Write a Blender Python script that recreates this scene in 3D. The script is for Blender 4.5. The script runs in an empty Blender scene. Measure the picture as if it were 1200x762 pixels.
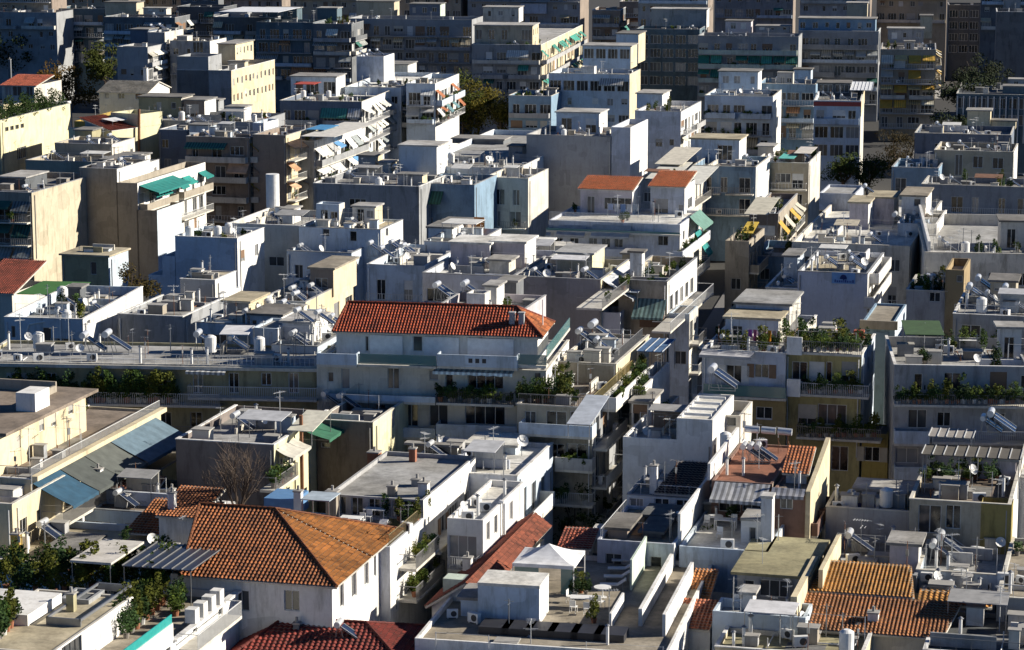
import bpy, math, random
from mathutils import Vector, Matrix
R = math.radians
# ------------------------------------------------------------------ camera, sky, sun, exposure
FPX = 3000.0; HC = 58.0; PITCH = math.atan(545 / FPX)
scn = bpy.context.scene
COL = scn.collection
cam = bpy.data.cameras.new('camera'); camo = bpy.data.objects.new('camera', cam); COL.objects.link(camo)
camo.location = (0, 0, HC); camo.rotation_euler = (math.pi / 2 - PITCH, 0, 0)
cam.sensor_width = 36; cam.lens = FPX / 1200 * 36; cam.clip_start = 1; cam.clip_end = 6000
scn.camera = camo
SUN_EL = R(24); SUN_PHI = R(7)      # elevation; bearing measured from the camera's right towards its forward
w = bpy.data.worlds.new("World"); scn.world = w; w.use_nodes = True
nt = w.node_tree; bg = nt.nodes['Background']
sky = nt.nodes.new('ShaderNodeTexSky'); sky.sky_type = 'NISHITA'; sky.sun_disc = False
sky.sun_elevation = SUN_EL; sky.sun_rotation = math.pi / 2 - SUN_PHI
sky.air_density = 0.65; sky.dust_density = 0.1; sky.ozone_density = 5.0; sky.altitude = 300
tint = nt.nodes.new('ShaderNodeMix'); tint.data_type = 'RGBA'; tint.blend_type = 'MULTIPLY'; tint.inputs['Factor'].default_value = 1; tint.inputs[7].default_value = (.50, .74, .93, 1)   # tint added to the sky light: dimmer and bluer than the model, for deeper shade
nt.links.new(sky.outputs[0], tint.inputs[6]); nt.links.new(tint.outputs[2], bg.inputs[0]); bg.inputs[1].default_value = 0.05
sun = bpy.data.lights.new('sun', 'SUN'); sun.energy = 5.0; sun.angle = R(0.5); sun.color = (1, .92, .79)
suno = bpy.data.objects.new('sun', sun); COL.objects.link(suno)
sd = Vector((math.cos(SUN_EL) * math.cos(SUN_PHI), math.cos(SUN_EL) * math.sin(SUN_PHI), math.sin(SUN_EL)))
suno.rotation_euler = sd.to_track_quat('Z', 'Y').to_euler()
scn.view_settings.view_transform = 'Standard'; scn.view_settings.look = 'None'
scn.view_settings.gamma = 1; scn.view_settings.use_curve_mapping = False
scn.view_settings.exposure = 0.85
scn.cycles.max_bounces = 4; scn.cycles.diffuse_bounces = 3; scn.cycles.glossy_bounces = 2
scn.cycles.transparent_max_bounces = 6; scn.cycles.caustics_reflective = False; scn.cycles.caustics_refractive = False
rnd = random.Random(7)

# ------------------------------------------------------------------ materials
def newmat(name):
    m = bpy.data.materials.new(name); m.use_nodes = True
    n = m.node_tree; return m, n, n.nodes['Principled BSDF']
def ramp(n, fac, stops):
    r = n.nodes.new('ShaderNodeValToRGB'); e = r.color_ramp.elements
    e[0].position, e[0].color = stops[0][0], (*stops[0][1], 1)
    e[1].position, e[1].color = stops[1][0], (*stops[1][1], 1)
    for p, c in stops[2:]:
        k = e.new(p); k.color = (*c, 1)
    n.links.new(fac, r.inputs[0]); return r.outputs[0]
def noise(n, vec, scale, detail=4, rough=.6):
    t = n.nodes.new('ShaderNodeTexNoise'); t.inputs['Scale'].default_value = scale
    t.inputs['Detail'].default_value = detail; t.inputs['Roughness'].default_value = rough
    n.links.new(vec, t.inputs['Vector']); return t.outputs['Fac']
def mul(n, a, b, mode='MULTIPLY', f=1.0):
    x = n.nodes.new('ShaderNodeMix'); x.data_type = 'RGBA'; x.blend_type = mode; x.inputs['Factor'].default_value = f
    for s, v in ((6, a), (7, b)):
        if isinstance(v, tuple): x.inputs[s].default_value = (*v, 1)
        else: n.links.new(v, x.inputs[s])
    return x.outputs[2]
def pos(n, scale=(1, 1, 1)):
    g = n.nodes.new('ShaderNodeNewGeometry'); mp = n.nodes.new('ShaderNodeMapping')
    mp.inputs['Scale'].default_value = scale; n.links.new(g.outputs['Position'], mp.inputs[0]); return mp.outputs[0]
PAL = dict(white=(.74, .73, .70), bluewhite=(.52, .60, .68), offwhite=(.60, .57, .50), cream=(.64, .55, .37), yellow=(.60, .52, .20),  # the second white has the blue of shade mixed in
           beige=(.42, .37, .28), tan=(.34, .30, .24), brown=(.26, .21, .17), grey=(.30, .31, .32), dgrey=(.15, .16, .17), teal=(.10, .15, .18),
           ochre=(.42, .29, .07), pink=(.56, .51, .53), lilac=(.54, .57, .63), olive=(.36, .33, .20), sand=(.50, .44, .32), blue=(.20, .30, .40),  # lilac likewise stands for white fronts in shade
           dblue=(.14, .17, .22), mgrey=(.38, .38, .38), brick=(.30, .12, .07), lyellow=(.66, .62, .40), slate=(.10, .11, .12), palegreen=(.50, .58, .50))
MC = {}
def plaster(c, dirt=.28, rough=.85):
    k = ('pl', c, dirt)
    if k in MC: return MC[k]
    m, n, b = newmat('plaster'); col = PAL[c] if isinstance(c, str) else c
    big = noise(n, pos(n), .35, 5); fine = noise(n, pos(n), 3.5, 4)
    st = noise(n, pos(n, (1.0, 1.0, .22)), 1.1, 6, .7)
    o = mul(n, col, ramp(n, big, [(.3, (.86, .86, .86)), (.7, (1.04, 1.04, 1.04))]))
    o = mul(n, o, ramp(n, fine, [(.3, (.92, .92, .92)), (.7, (1.03, 1.03, 1.03))]))
    d = 1 - dirt
    o = mul(n, o, ramp(n, st, [(.30, (d, d * .98, d * .94)), (.50, (1, 1, 1))]))
    st2 = noise(n, pos(n, (3.2, 3.2, .3)), 1.4, 3, .6); o = mul(n, o, ramp(n, st2, [(.28, (.80, .79, .77)), (.42, (1, 1, 1))]))
    vo = n.nodes.new('ShaderNodeTexVoronoi'); vo.inputs['Scale'].default_value = .42; vo.distance = 'CHEBYCHEV'; n.links.new(pos(n, (1, 1, 1.3)), vo.inputs['Vector'])
    sp = n.nodes.new('ShaderNodeSeparateColor'); n.links.new(vo.outputs['Color'], sp.inputs[0])
    o = mul(n, o, ramp(n, sp.outputs[0], [(.0, (.86, .86, .86)), (.16, (.88, .88, .87)), (.18, (1, 1, 1)), (.85, (1, 1, 1)), (.87, (1.07, 1.07, 1.07))]))
    n.links.new(o, b.inputs['Base Color']); b.inputs['Roughness'].default_value = rough
    MC[k] = m; return m
def roofmat(c=(.38, .37, .35), dark=.5):
    k = ('rf', c, dark)
    if k in MC: return MC[k]
    m, n, b = newmat('roof_screed')
    a = noise(n, pos(n), .45, 8, .7); f = noise(n, pos(n), 2.5, 6, .7); s = noise(n, pos(n, (1, 1, 1)), .13, 3)
    o = mul(n, c, ramp(n, a, [(.32, (dark, dark, dark * .97)), (.6, (1.05, 1.05, 1.03))]))
    o = mul(n, o, ramp(n, f, [(.3, (.75, .75, .75)), (.6, (1.08, 1.08, 1.08))]))
    o = mul(n, o, ramp(n, s, [(.4, (.8, .78, .74)), (.6, (1, 1, 1))]))
    n.links.new(o, b.inputs['Base Color']); b.inputs['Roughness'].default_value = .9
    MC[k] = m; return m
def flat(c, rough=.6, metal=0.0, var=.15, name='paint'):
    k = ('fl', c, rough, metal, name)
    if k in MC: return MC[k]
    m, n, b = newmat(name); v = noise(n, pos(n), 2.2, 4)
    o = mul(n, c, ramp(n, v, [(.3, (1 - var,) * 3), (.7, (1 + var * .4,) * 3)]))
    n.links.new(o, b.inputs['Base Color']); b.inputs['Roughness'].default_value = rough; b.inputs['Metallic'].default_value = metal
    MC[k] = m; return m
def tilemat(c):
    k = ('tile', c)
    if k in MC: return MC[k]
    m, n, b = newmat('roof_tiles')
    uv = n.nodes.new('ShaderNodeUVMap'); fl = n.nodes.new('ShaderNodeVectorMath'); fl.operation = 'FLOOR'
    n.links.new(uv.outputs[0], fl.inputs[0])
    wn = n.nodes.new('ShaderNodeTexWhiteNoise'); wn.noise_dimensions = '2D'; n.links.new(fl.outputs[0], wn.inputs['Vector'])
    o = mul(n, c, ramp(n, wn.outputs['Value'], [(0, (.5, .46, .42)), (.12, (.8, .78, .74)), (.6, (1, 1, 1)), (1, (1.35, 1.3, 1.2))]))
    a = noise(n, pos(n), .5, 8, .75)
    o = mul(n, o, ramp(n, a, [(.34, (.45, .46, .44)), (.52, (.95, .95, .95)), (.7, (1.15, 1.12, 1.1))]))
    fr = n.nodes.new('ShaderNodeVectorMath'); fr.operation = 'FRACTION'; n.links.new(uv.outputs[0], fr.inputs[0])
    sx = n.nodes.new('ShaderNodeSeparateXYZ'); n.links.new(fr.outputs[0], sx.inputs[0])
    o = mul(n, o, ramp(n, sx.outputs['Y'], [(.0, (.45, .42, .4)), (.14, (1, 1, 1))]))
    n.links.new(o, b.inputs['Base Color']); b.inputs['Roughness'].default_value = .8
    MC[k] = m; return m
def fabric(c, stripe=None):
    k = ('fab', c, stripe)
    if k in MC: return MC[k]
    m, n, b = newmat('awning_cloth'); v = noise(n, pos(n), 1.3, 4)
    o = mul(n, c, ramp(n, v, [(.3, (.72, .72, .72)), (.7, (1.08, 1.08, 1.08))]))
    if stripe:
        uv = n.nodes.new('ShaderNodeUVMap'); s_ = n.nodes.new('ShaderNodeSeparateXYZ'); n.links.new(uv.outputs[0], s_.inputs[0]); fr = n.nodes.new('ShaderNodeMath'); fr.operation = 'FRACT'; n.links.new(s_.outputs[0], fr.inputs[0])
        o = mul(n, o, ramp(n, fr.outputs[0], [(.49, (1, 1, 1)), (.51, stripe)]))
    n.links.new(o, b.inputs['Base Color']); b.inputs['Roughness'].default_value = .9
    MC[k] = m; return m
def leafmat(c):
    k = ('leaf', c)
    if k in MC: return MC[k]
    c = tuple(x * .72 for x in c); m, n, b = newmat('foliage'); v = noise(n, pos(n), 1.1, 4); f = noise(n, pos(n), 9, 2)
    o = mul(n, c, ramp(n, v, [(.35, (.5, .55, .5)), (.6, (1.25, 1.15, .9))]))
    o = mul(n, o, ramp(n, f, [(.35, (.65, .65, .65)), (.65, (1.3, 1.3, 1.1))]))
    n.links.new(o, b.inputs['Base Color']); b.inputs['Roughness'].default_value = .8; b.inputs['Specular IOR Level'].default_value = .12
    MC[k] = m; return m
def glass(k=0):
    key = 'glass%d' % k
    if key in MC: return MC[key]
    m, n, b = newmat('window_glass'); v = noise(n, pos(n, (.7, .7, .35)), 1.1, 2)
    q = (0, .05, .22)[k]
    o = ramp(n, v, [(.42, (.006 + q, .008 + q, .010 + q)), (.6, (.03 + q, .035 + q, .04 + q)), (.74, (.12 + q, .11 + q, .10 + q))])
    n.links.new(o, b.inputs['Base Color']); b.inputs['Roughness'].default_value = .12; b.inputs['Specular IOR Level'].default_value = .6
    MC[key] = m; return m
def frosted():
    if 'fr' in MC: return MC['fr']
    m, n, b = newmat('tinted_glass'); b.inputs['Base Color'].default_value = (.10, .22, .22, 1)
    b.inputs['Roughness'].default_value = .15; b.inputs['Alpha'].default_value = .72; MC['fr'] = m; return m
M_white = flat((.72, .72, .70)); M_frame = flat((.55, .55, .53), .5); M_metal = flat((.30, .31, .32), .4, .6, name='metal')
M_dark = flat((.03, .03, .035), .5); M_tank = flat((.62, .64, .66), .3, .35, name='metal'); M_wood = flat((.10, .05, .025), .6, name='wood')
M_collector = flat((.02, .03, .06), .15, name='collector_glass'); M_rust = flat((.22, .10, .05), .8); M_conc = flat((.32, .31, .29), .9, name='concrete')
M_rail = flat((.22, .22, .22), .5, .3, name='metal'); M_railw = flat((.55, .56, .56), .5); M_green = flat((.03, .11, .05), .9)
SHUT = [flat((.62, .62, .60), .6), flat((.20, .12, .07), .6), flat((.34, .33, .31), .6), flat((.45, .42, .36), .6)]

# ------------------------------------------------------------------ mesh builder
class MB:
    def __init__(s): s.v = []; s.f = []; s.uv = None
    def quad(s, a, b, c, d):
        i = len(s.v); s.v += [a, b, c, d]; s.f.append((i, i + 1, i + 2, i + 3))
    def tri(s, a, b, c):
        i = len(s.v); s.v += [a, b, c]; s.f.append((i, i + 1, i + 2))
    def hexa(s, p):      # p: 4 bottom ccw, 4 top ccw
        i = len(s.v); s.v += [tuple(x) for x in p]
        for f in ((0, 3, 2, 1), (4, 5, 6, 7), (0, 1, 5, 4), (1, 2, 6, 5), (2, 3, 7, 6), (3, 0, 4, 7)): s.f.append(tuple(i + k for k in f))
    def box(s, x0, x1, y0, y1, z0, z1):
        s.hexa([(x0, y0, z0), (x1, y0, z0), (x1, y1, z0), (x0, y1, z0), (x0, y0, z1), (x1, y0, z1), (x1, y1, z1), (x0, y1, z1)])
    def prism(s, poly, ext):   # polygon of 3D points, extruded by vector ext
        n = len(poly); i = len(s.v); e = Vector(ext)
        s.v += [tuple(p) for p in poly] + [tuple(Vector(p) + e) for p in poly]
        s.f.append(tuple(range(i, i + n))); s.f.append(tuple(range(i + 2 * n - 1, i + n - 1, -1)))
        for k in range(n): s.f.append((i + k, i + n + k, i + n + (k + 1) % n, i + (k + 1) % n))
    def tube(s, p, q, r, r2=None, n=6, caps=True):
        p, q = Vector(p), Vector(q); r2 = r if r2 is None else r2; d = (q - p)
        if d.length < 1e-6: return
        z = d.normalized(); x = z.orthogonal().normalized(); y = z.cross(x); i = len(s.v)
        for c, rr in ((p, r), (q, r2)):
            for k in range(n):
                a = 2 * math.pi * k / n; s.v.append(tuple(c + x * math.cos(a) * rr + y * math.sin(a) * rr))
        for k in range(n): s.f.append((i + k, i + (k + 1) % n, i + n + (k + 1) % n, i + n + k))
        if caps: s.f.append(tuple(i + n - 1 - k for k in range(n))); s.f.append(tuple(i + n + k for k in range(n)))
    def leaves(s, c, rad, n, size, rg, shell=.35):
        for _ in range(n):
            while True:
                d = Vector((rg.uniform(-1, 1), rg.uniform(-1, 1), rg.uniform(-1, 1)))
                if shell < d.length <= 1: break
            p = Vector((c[0] + d.x * rad[0], c[1] + d.y * rad[1], c[2] + d.z * rad[2]))
            a = Vector((rg.gauss(0, 1), rg.gauss(0, 1), rg.gauss(0, 1))).normalized(); b = a.orthogonal().normalized()
            e = size * rg.uniform(.6, 1.3)
            s.quad(tuple(p - a * e), tuple(p - b * e * .5), tuple(p + a * e), tuple(p + b * e * .5))
    def mesh(s, name, mat):
        m = bpy.data.meshes.new(name); m.from_pydata([tuple(v) for v in s.v], [], s.f)
        if s.uv:
            l = m.uv_layers.new(name='UVMap')
            for k, lp in enumerate(m.loops): l.data[k].uv = s.uv[lp.vertex_index]
        m.materials.append(mat); m.update(); return m
    def build(s, name, mat, parent=None):
        if not s.f: return None
        return link(name, s.mesh(name, mat), parent)
def link(name, data, parent=None, loc=None, rz=None):
    o = bpy.data.objects.new(name, data); COL.objects.link(o)
    if parent: o.parent = parent
    if loc: o.location = loc
    if rz: o.rotation_euler.z = rz
    return o
def tag(o, label, cat, group=None, kind=None):
    if label: o['label'] = label
    if cat: o['category'] = cat
    if group: o['group'] = group
    if kind: o['kind'] = kind
    return o

# ------------------------------------------------------------------ projection helpers (a pixel of the photo read onto a plane of the place)
CP, SP = math.cos(PITCH), math.sin(PITCH)
def ray(px, py):
    x = (px - 600) / FPX; y = -(py - 381) / FPX
    return Vector((x, CP + y * SP, -SP + y * CP))
def P(px, py, z):
    d = ray(px, py); t = (z - HC) / d.z; return Vector((d.x * t, d.y * t, z))
def proj(p):
    x, y, z = p; y_, z_ = y, z - HC
    f = y_ * CP - z_ * SP; u = y_ * SP + z_ * CP
    return 600 + FPX * x / f, 381 - FPX * u / f, f
def hdef(y):
    T = [(-60, 26), (0, 22), (60, 19), (200, 14), (320, 15), (400, 16), (450, 16), (520, 13.5), (600, 11.5), (700, 9.5), (800, 8.5)]
    for (a, ha), (b_, hb) in zip(T, T[1:]):
        if y <= b_: return ha + (hb - ha) * max(0, (y - a)) / (b_ - a)
    return 8.5
BUILDINGS = []; ITEMS = []

class Bld:
    def __init__(s, label, x0, x1, yr, D=12, dy=None, h=None, a=14.5, col='white', scol=None, par=.8, roof=None, name='apartment_building', cat='building', F='', S='', fh=3.1, **kw):  # col often holds shade for the front, scol the sunlit right side
        s.label = label; s.h = hdef(yr) if h is None else h; s.a = R(a); s.col = col
        p = P(x0, yr, s.h); s.O = Vector((p.x, p.y, 0))
        s.ud = Vector((math.cos(s.a), -math.sin(s.a), 0)); s.vd = Vector((math.sin(s.a), math.cos(s.a), 0))
        lo, hi = .3, 400
        for _ in range(50):
            m = (lo + hi) / 2
            if proj(s.O + s.ud * m + Vector((0, 0, s.h)))[0] < x1: lo = m
            else: hi = m
        s.w = lo
        if dy:
            lo, hi = .5, 200
            for _ in range(50):
                m = (lo + hi) / 2
                if proj(s.O + s.vd * m + Vector((0, 0, s.h)))[1] > yr - dy: lo = m
                else: hi = m
            D = lo
        s.D = D; s.px = FPX / proj(s.O + Vector((0, 0, s.h)))[2]
        s.root = bpy.data.objects.new(name, None); COL.objects.link(s.root); s.root.location = s.O; s.root.rotation_euler.z = -s.a
        s.root.empty_display_size = 1
        tag(s.root, label, cat); s.rg = random.Random(label); s.dirt = random.Random(label + 'd').choice([.12, .25, .4, .5])
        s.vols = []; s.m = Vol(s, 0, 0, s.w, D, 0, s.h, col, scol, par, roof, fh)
        BUILDINGS.append(s)
        if F: s.m.floors('F', F, **kw)
        if S: s.m.floors('S', S, **kw)
    @property
    def zr(s): return s.h - s.m.par
    def toL(s, v): return Vector((v.dot(s.ud), v.dot(s.vd), v.z))
    def W(s, p): return s.O + s.ud * p[0] + s.vd * p[1] + Vector((0, 0, p[2]))
    def ray(s, px, py):
        return s.toL(Vector((0, 0, HC)) - s.O), s.toL(ray(px, py))
    def pl(s, px, py, axis, c):
        C, d = s.ray(px, py); t = (c - C[axis]) / d[axis]; return C + d * t
    def Rf(s, px, py, z=None): return s.pl(px, py, 2, s.zr if z is None else z)
    # a volume standing on the roof; base of its front at pixel row pyb, height hp pixels
    def top(s, px0, px1, pyb, hp, D=4, col=None, scol=None, par=0, roof=None, z=None, oh=.25, **kw):
        z = s.zr if z is None else z
        a = s.Rf(px0, pyb, z); b_ = s.pl(px1, pyb, 1, a.y); zt = s.pl(px0, pyb - hp, 1, a.y).z
        v = Vol(s, a.x, a.y, max(.6, b_.x - a.x), D, z, zt, col or s.col, scol, par, roof, 3.1, oh); v.auto(**kw); return v
    # a volume whose front lies in local plane v, down to z0
    def fv(s, px0, px1, pyt, v=0, D=8, z0=0, col=None, scol=None, par=.8, roof=None, oh=.25, fh=3.1, **kw):
        a = s.pl(px0, pyt, 1, v); b_ = s.pl(px1, pyt, 1, v)
        x = Vol(s, a.x, v, b_.x - a.x, D, z0, a.z, col or s.col, scol, par, roof, fh, oh); x.auto(**kw); return x
    def finish(s):
        for v in s.vols: v.finish()

class Vol:
    def __init__(s, b, u0, v0, w, D, z0, z1, col, scol, par, roof, fh=3.1, oh=.25):
        s.b = b; s.u0, s.v0, s.w, s.D, s.z0, s.z1 = u0, v0, w, D, z0, z1; s.par = par; s.col = col; s.scol = scol; s.fh = fh; s.oh = oh
        s.roof = roof; s.op = {'F': [], 'S': []}; b.vols.append(s)
    def auto(s, F='', S='', **kw):
        if F: s.floors('F', F, **kw)
        if S: s.floors('S', S, **kw)
    def L(s, face): return s.w if face == 'F' else s.D
    def pt(s, face, a, out, z):
        return (s.u0 + a, s.v0 - out, z) if face == 'F' else (s.u0 + s.w + out, s.v0 + a, z)
    def rd(s, face, px, py):
        if face == 'F':
            p = s.b.pl(px, py, 1, s.v0); return p.x - s.u0, p.z
        p = s.b.pl(px, py, 0, s.u0 + s.w); return p.y - s.v0, p.z
    def hole(s, face, a0, a1, z0, z1, kind='w', **k):
        L = s.L(face); a0, a1 = max(.12, a0), min(L - .12, a1); z0, z1 = max(s.z0 + .02, z0), min(s.z1 - .12, z1)
        if a1 - a0 < .25 or z1 - z0 < .25: return
        for o in s.op[face]:
            if a0 < o[1] + .06 and a1 > o[0] - .06 and z0 < o[3] + .06 and z1 > o[2] - .06: return
        s.op[face].append((a0, a1, z0, z1, kind, k))
    def win(s, px0, py0, px1, py1, kind='w', face='F', **k):
        mx, my = (px0 + px1) / 2, (py0 + py1) / 2
        s.hole(face, s.rd(face, px0, my)[0], s.rd(face, px1, my)[0], s.rd(face, mx, py1)[1], s.rd(face, mx, py0)[1], kind, **k)
    def box(s, face, a0, a1, o0, o1, z0, z1, mb):
        p = s.pt(face, a0, o0, z0); q = s.pt(face, a1, o1, z1)
        mb.box(min(p[0], q[0]), max(p[0], q[0]), min(p[1], q[1]), max(p[1], q[1]), min(z0, z1), max(z0, z1))
    def balcony(s, face, a0, a1, zf, kind='b', out=1.25, ph=1.0, col=None, rail=None, plants=0):
        m = MB(); s.box(face, a0, a1, -.03, out, zf - .2, zf, m)
        o = m.build('balcony', plaster('offwhite' if s.b.px > 7 else 'mgrey', .3), s.b.root)
        if kind == 's':
            m = MB(); s.box(face, a0, a1, out - .1, out + .02, zf + .003, zf + ph, m)
            s.box(face, a0, a0 + .1, .02, out - .103, zf + .003, zf + ph, m); s.box(face, a1 - .1, a1, .02, out - .103, zf + .003, zf + ph, m)
            m.build('balcony_parapet', plaster(col or s.col, .35), o)
        elif kind == 'g':
            m = MB(); s.box(face, a0, a1, out - .06, out - .02, zf + .05, zf + ph, m); m.build('glass_panel', frosted(), o)
        else:
            m = MB(); step = .16 if s.b.px > 12 else (.3 if s.b.px > 8 else .5); t = .018 if s.b.px > 12 else .025
            s.box(face, a0, a1, out - .06, out - .01, zf + ph - .05, zf + ph, m)
            for e in (a0, a1 - .05): s.box(face, e, e + .05, .02, out - .065, zf + ph - .05, zf + ph, m)
            n = int((a1 - a0) / step)
            for i in range(n + 1):
                a = a0 + .03 + (a1 - a0 - .06) * i / max(1, n); s.box(face, a - t, a + t, out - .05, out - .02, zf + .003, zf + ph - .053, m)
            m.build('railing', rail or (M_rail if s.b.rg.random() < (.6 if s.b.px > 8 else .3) else M_railw), o)
        for i in range(plants):
            a = s.b.rg.uniform(a0 + .3, a1 - .3); p = s.pt(face, a, out - .4, zf)
            item('plant', s.b, p, s=s.b.rg.uniform(.7, 1.3))
        return o
    def awning(s, face, a0, a1, zt, proj_=1.3, drop=.9, col=(.6, .6, .55), val=.25, label=None):
        m = MB(); m.uv = []; e = .03; NA = max(2, int((a1 - a0) / .5)); NB = 4; rg = s.b.rg; stripe = rg.choice([None, None, (.45, .45, .45), (1.6, 1.6, 1.55)]) if not label else None
        ph_ = rg.uniform(0, 6); sk = rg.uniform(-.06, .06)
        for dz in (0, -e):
            base = len(m.v)
            for i in range(NA + 1):
                f = i / NA
                for j in range(NB + 2):
                    g = min(1, j / NB); z = zt - drop * g - .07 * math.sin(g * math.pi) * (1 + .5 * math.sin(f * NA * 2.1 + ph_)) + sk * f * g
                    if j == NB + 1: z -= val * (.85 + .15 * math.sin(f * NA * 3))
                    m.v.append(s.pt(face, a0 + (a1 - a0) * f, .03 + (proj_ - .03) * g + (.01 if j == NB + 1 else 0), z + dz)); m.uv.append((f * (a1 - a0) / .45, g))
            for i in range(NA):
                for j in range(NB + 1): q = base + i * (NB + 2) + j; m.f.append((q, q + NB + 2, q + NB + 3, q + 1))
        o = m.build('awning', fabric(col, stripe), s.b.root)
        if label: o['label'] = label
        m = MB()
        for a in (a0 + .05, a1 - .05): m.tube(s.pt(face, a, .02, zt - drop - .1), s.pt(face, a, proj_, zt - drop - .05), .02, n=4)
        m.build('awning_arm', M_metal, o); return o
    def awn(s, px0, px1, pyt, pyb, face='F', proj_=1.3, col=(.6, .6, .55), label=None):
        mx = (px0 + px1) / 2
        a0, _ = s.rd(face, px0, pyt); a1, _ = s.rd(face, px1, pyt); _, zt = s.rd(face, mx, pyt); _, zb = s.rd(face, mx, pyb)
        # the outer edge hangs in front of the wall, so the pixel row underestimates its height a little
        drop = max(.15, (zt - zb) - proj_ * .16)
        return s.awning(face, max(0, a0), min(s.L(face), a1), zt, proj_, drop, col, label=label)
    def bal(s, px0, px1, pyf, kind='b', face='F', out=1.25, ph=1.0, col=None, rail=None, plants=0):
        # pyf: pixel row of the outer top edge of the slab
        if face == 'F':
            p = s.b.pl(px0, pyf, 1, s.v0 - out); q = s.b.pl(px1, pyf, 1, s.v0 - out); return s.balcony('F', p.x - s.u0, q.x - s.u0, p.z, kind, out, ph, col, rail, plants)
        mx = (px0 + px1) / 2; p = s.b.pl(px0, pyf, 0, s.u0 + s.w + out); q = s.b.pl(px1, pyf, 0, s.u0 + s.w + out); z = s.b.pl(mx, pyf, 0, s.u0 + s.w + out).z
        return s.balcony('S', p.y - s.v0, q.y - s.v0, z, kind, out, ph, col, rail, plants)
    def floors(s, face, codes, bay=3.1, awn=None, plants=0, rail=None, pc=None, out=1.2, blk=None, zt=None):
        bay = bay * (.85 if s.b.px < 7.2 else 1); L = s.L(face); rg = s.b.rg; n = max(1, round(L / bay)); bw = L / n; zt = s.z1 - s.par if zt is None else zt
        awn = awn or [(.55, .53, .46), (.42, .44, .42), (.50, .42, .28)]
        for k, c in enumerate(codes):
            zf = zt - (k + 1) * s.fh; lc = c.lower()
            if zf < s.z0 - .6 and s.z0 == 0: break
            zf = max(zf, s.z0)
            if c == '.': continue
            if c == 'g':
                for i in range(n): s.hole(face, i * bw + .2, (i + 1) * bw - .2, zf + .6, zf + s.fh - .5, 'g')
                continue
            for i in range(n):
                c0 = (i + .5) * bw + rg.uniform(-.12, .12) * bw; r = rg.random(); sh = rg.random()
                if rg.random() < .07: continue
                if lc == 'w':
                    hw = min(bw * .32, .6 if r < .7 else .42); s.hole(face, c0 - hw, c0 + hw, zf + rg.choice([.95, .95, 1.2]), zf + 2.35, 'w', shut=sh < .35)
                else:
                    hw = min(bw * .42, (.5 if r < .4 else (.85 if r < .8 else 1.15)) * (1.35 if s.b.px < 7.5 else 1)); z = zf + .04 if r < .85 else zf + .9
                    s.hole(face, c0 - hw, c0 + hw, z, zf + 2.3, 'd', shut=sh < .3)
            if lc in 'bsv':
                segs = [(.25, L - .25)] if L < 9 or rg.random() < .5 else [(.25, L * .46), (L * .54, L - .25)]
                if lc == 'v': segs = [((i + .5) * bw - bw * .36, (i + .5) * bw + bw * .36) for i in range(n) if rg.random() < .7]
                for a0, a1 in segs:
                    fs = s.b.px < 7.6 and lc == 'b' and rg.random() < .55
                    s.balcony(face, a0, a1, zf, 'b' if lc in 'bv' and not fs else 's', out, .7 if fs else .95, pc or (rg.choice(['mgrey', 'offwhite', 'bluewhite']) if fs else None), rail, plants if rg.random() < .7 else 0)
                    if s.b.px < 7.6 and c == 'b' and rg.random() < .6:
                        i = rg.randrange(n); s.awning(face, i * bw + .1, min(L - .1, (i + rg.choice([1, 2])) * bw - .1), zf + s.fh - .35, out + .1, rg.uniform(.5, 1.4), rg.choice(awn + [(.05, .2, .16), (.45, .45, .42), (.4, .2, .1)]))
                    if rg.random() < .45 and k < 3 and s.b.px > 5.5:
                        item(rg.choice(['ac', 'ac', 'plant']), s.b, s.pt(face, rg.uniform(a0 + .5, a1 - .5), .45, zf), 0 if face == 'F' else math.pi / 2)
                if c in 'BSV':
                    for i in range(n):
                        if rg.random() < .7:
                            s.awning(face, i * bw + .15, (i + 1) * bw - .15, zf + s.fh - .35, out + .1, rg.uniform(.6, 1.5), rg.choice(awn))
    def finish(s):
        b = s.b; dt = b.dirt; wallm = plaster(s.col, dt); m = MB(); u0, v0, w_, D, z0, z1 = s.u0, s.v0, s.w, s.D, s.z0, s.z1
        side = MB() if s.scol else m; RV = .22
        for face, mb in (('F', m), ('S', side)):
            L = s.L(face); ops = s.op[face]
            zs = sorted({z0, z1} | {o[2] for o in ops} | {o[3] for o in ops})
            def q(a0, a1, za, zb):
                A, B_, C_, D_ = s.pt(face, a0, 0, za), s.pt(face, a1, 0, za), s.pt(face, a1, 0, zb), s.pt(face, a0, 0, zb); mb.quad(A, B_, C_, D_)
            for za, zb in zip(zs, zs[1:]):
                if zb - za < 1e-5: continue
                cur = 0
                for o in sorted(x for x in ops if x[2] < (za + zb) / 2 < x[3]):
                    if o[0] > cur: q(cur, o[0], za, zb)
                    cur = max(cur, o[1])
                if cur < L: q(cur, L, za, zb)
            for a0, a1, za, zb, kind, k in ops:
                X = lambda a, o_, z: s.pt(face, a, o_, z)
                mb.quad(X(a0, 0, za), X(a0, -RV, za), X(a0, -RV, zb), X(a0, 0, zb)); mb.quad(X(a1, -RV, za), X(a1, 0, za), X(a1, 0, zb), X(a1, -RV, zb))
                mb.quad(X(a0, 0, za), X(a1, 0, za), X(a1, -RV, za), X(a0, -RV, za)); mb.quad(X(a0, -RV, zb), X(a1, -RV, zb), X(a1, 0, zb), X(a0, 0, zb))
                s.window(face, a0, a1, za, zb, kind, k)
        m.quad((u0, v0 + D, z0), (u0, v0, z0), (u0, v0, z1), (u0, v0 + D, z1)); m.quad((u0 + w_, v0 + D, z0), (u0, v0 + D, z0), (u0, v0 + D, z1), (u0 + w_, v0 + D, z1))
        t = .2; zr = z1 - s.par
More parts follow.
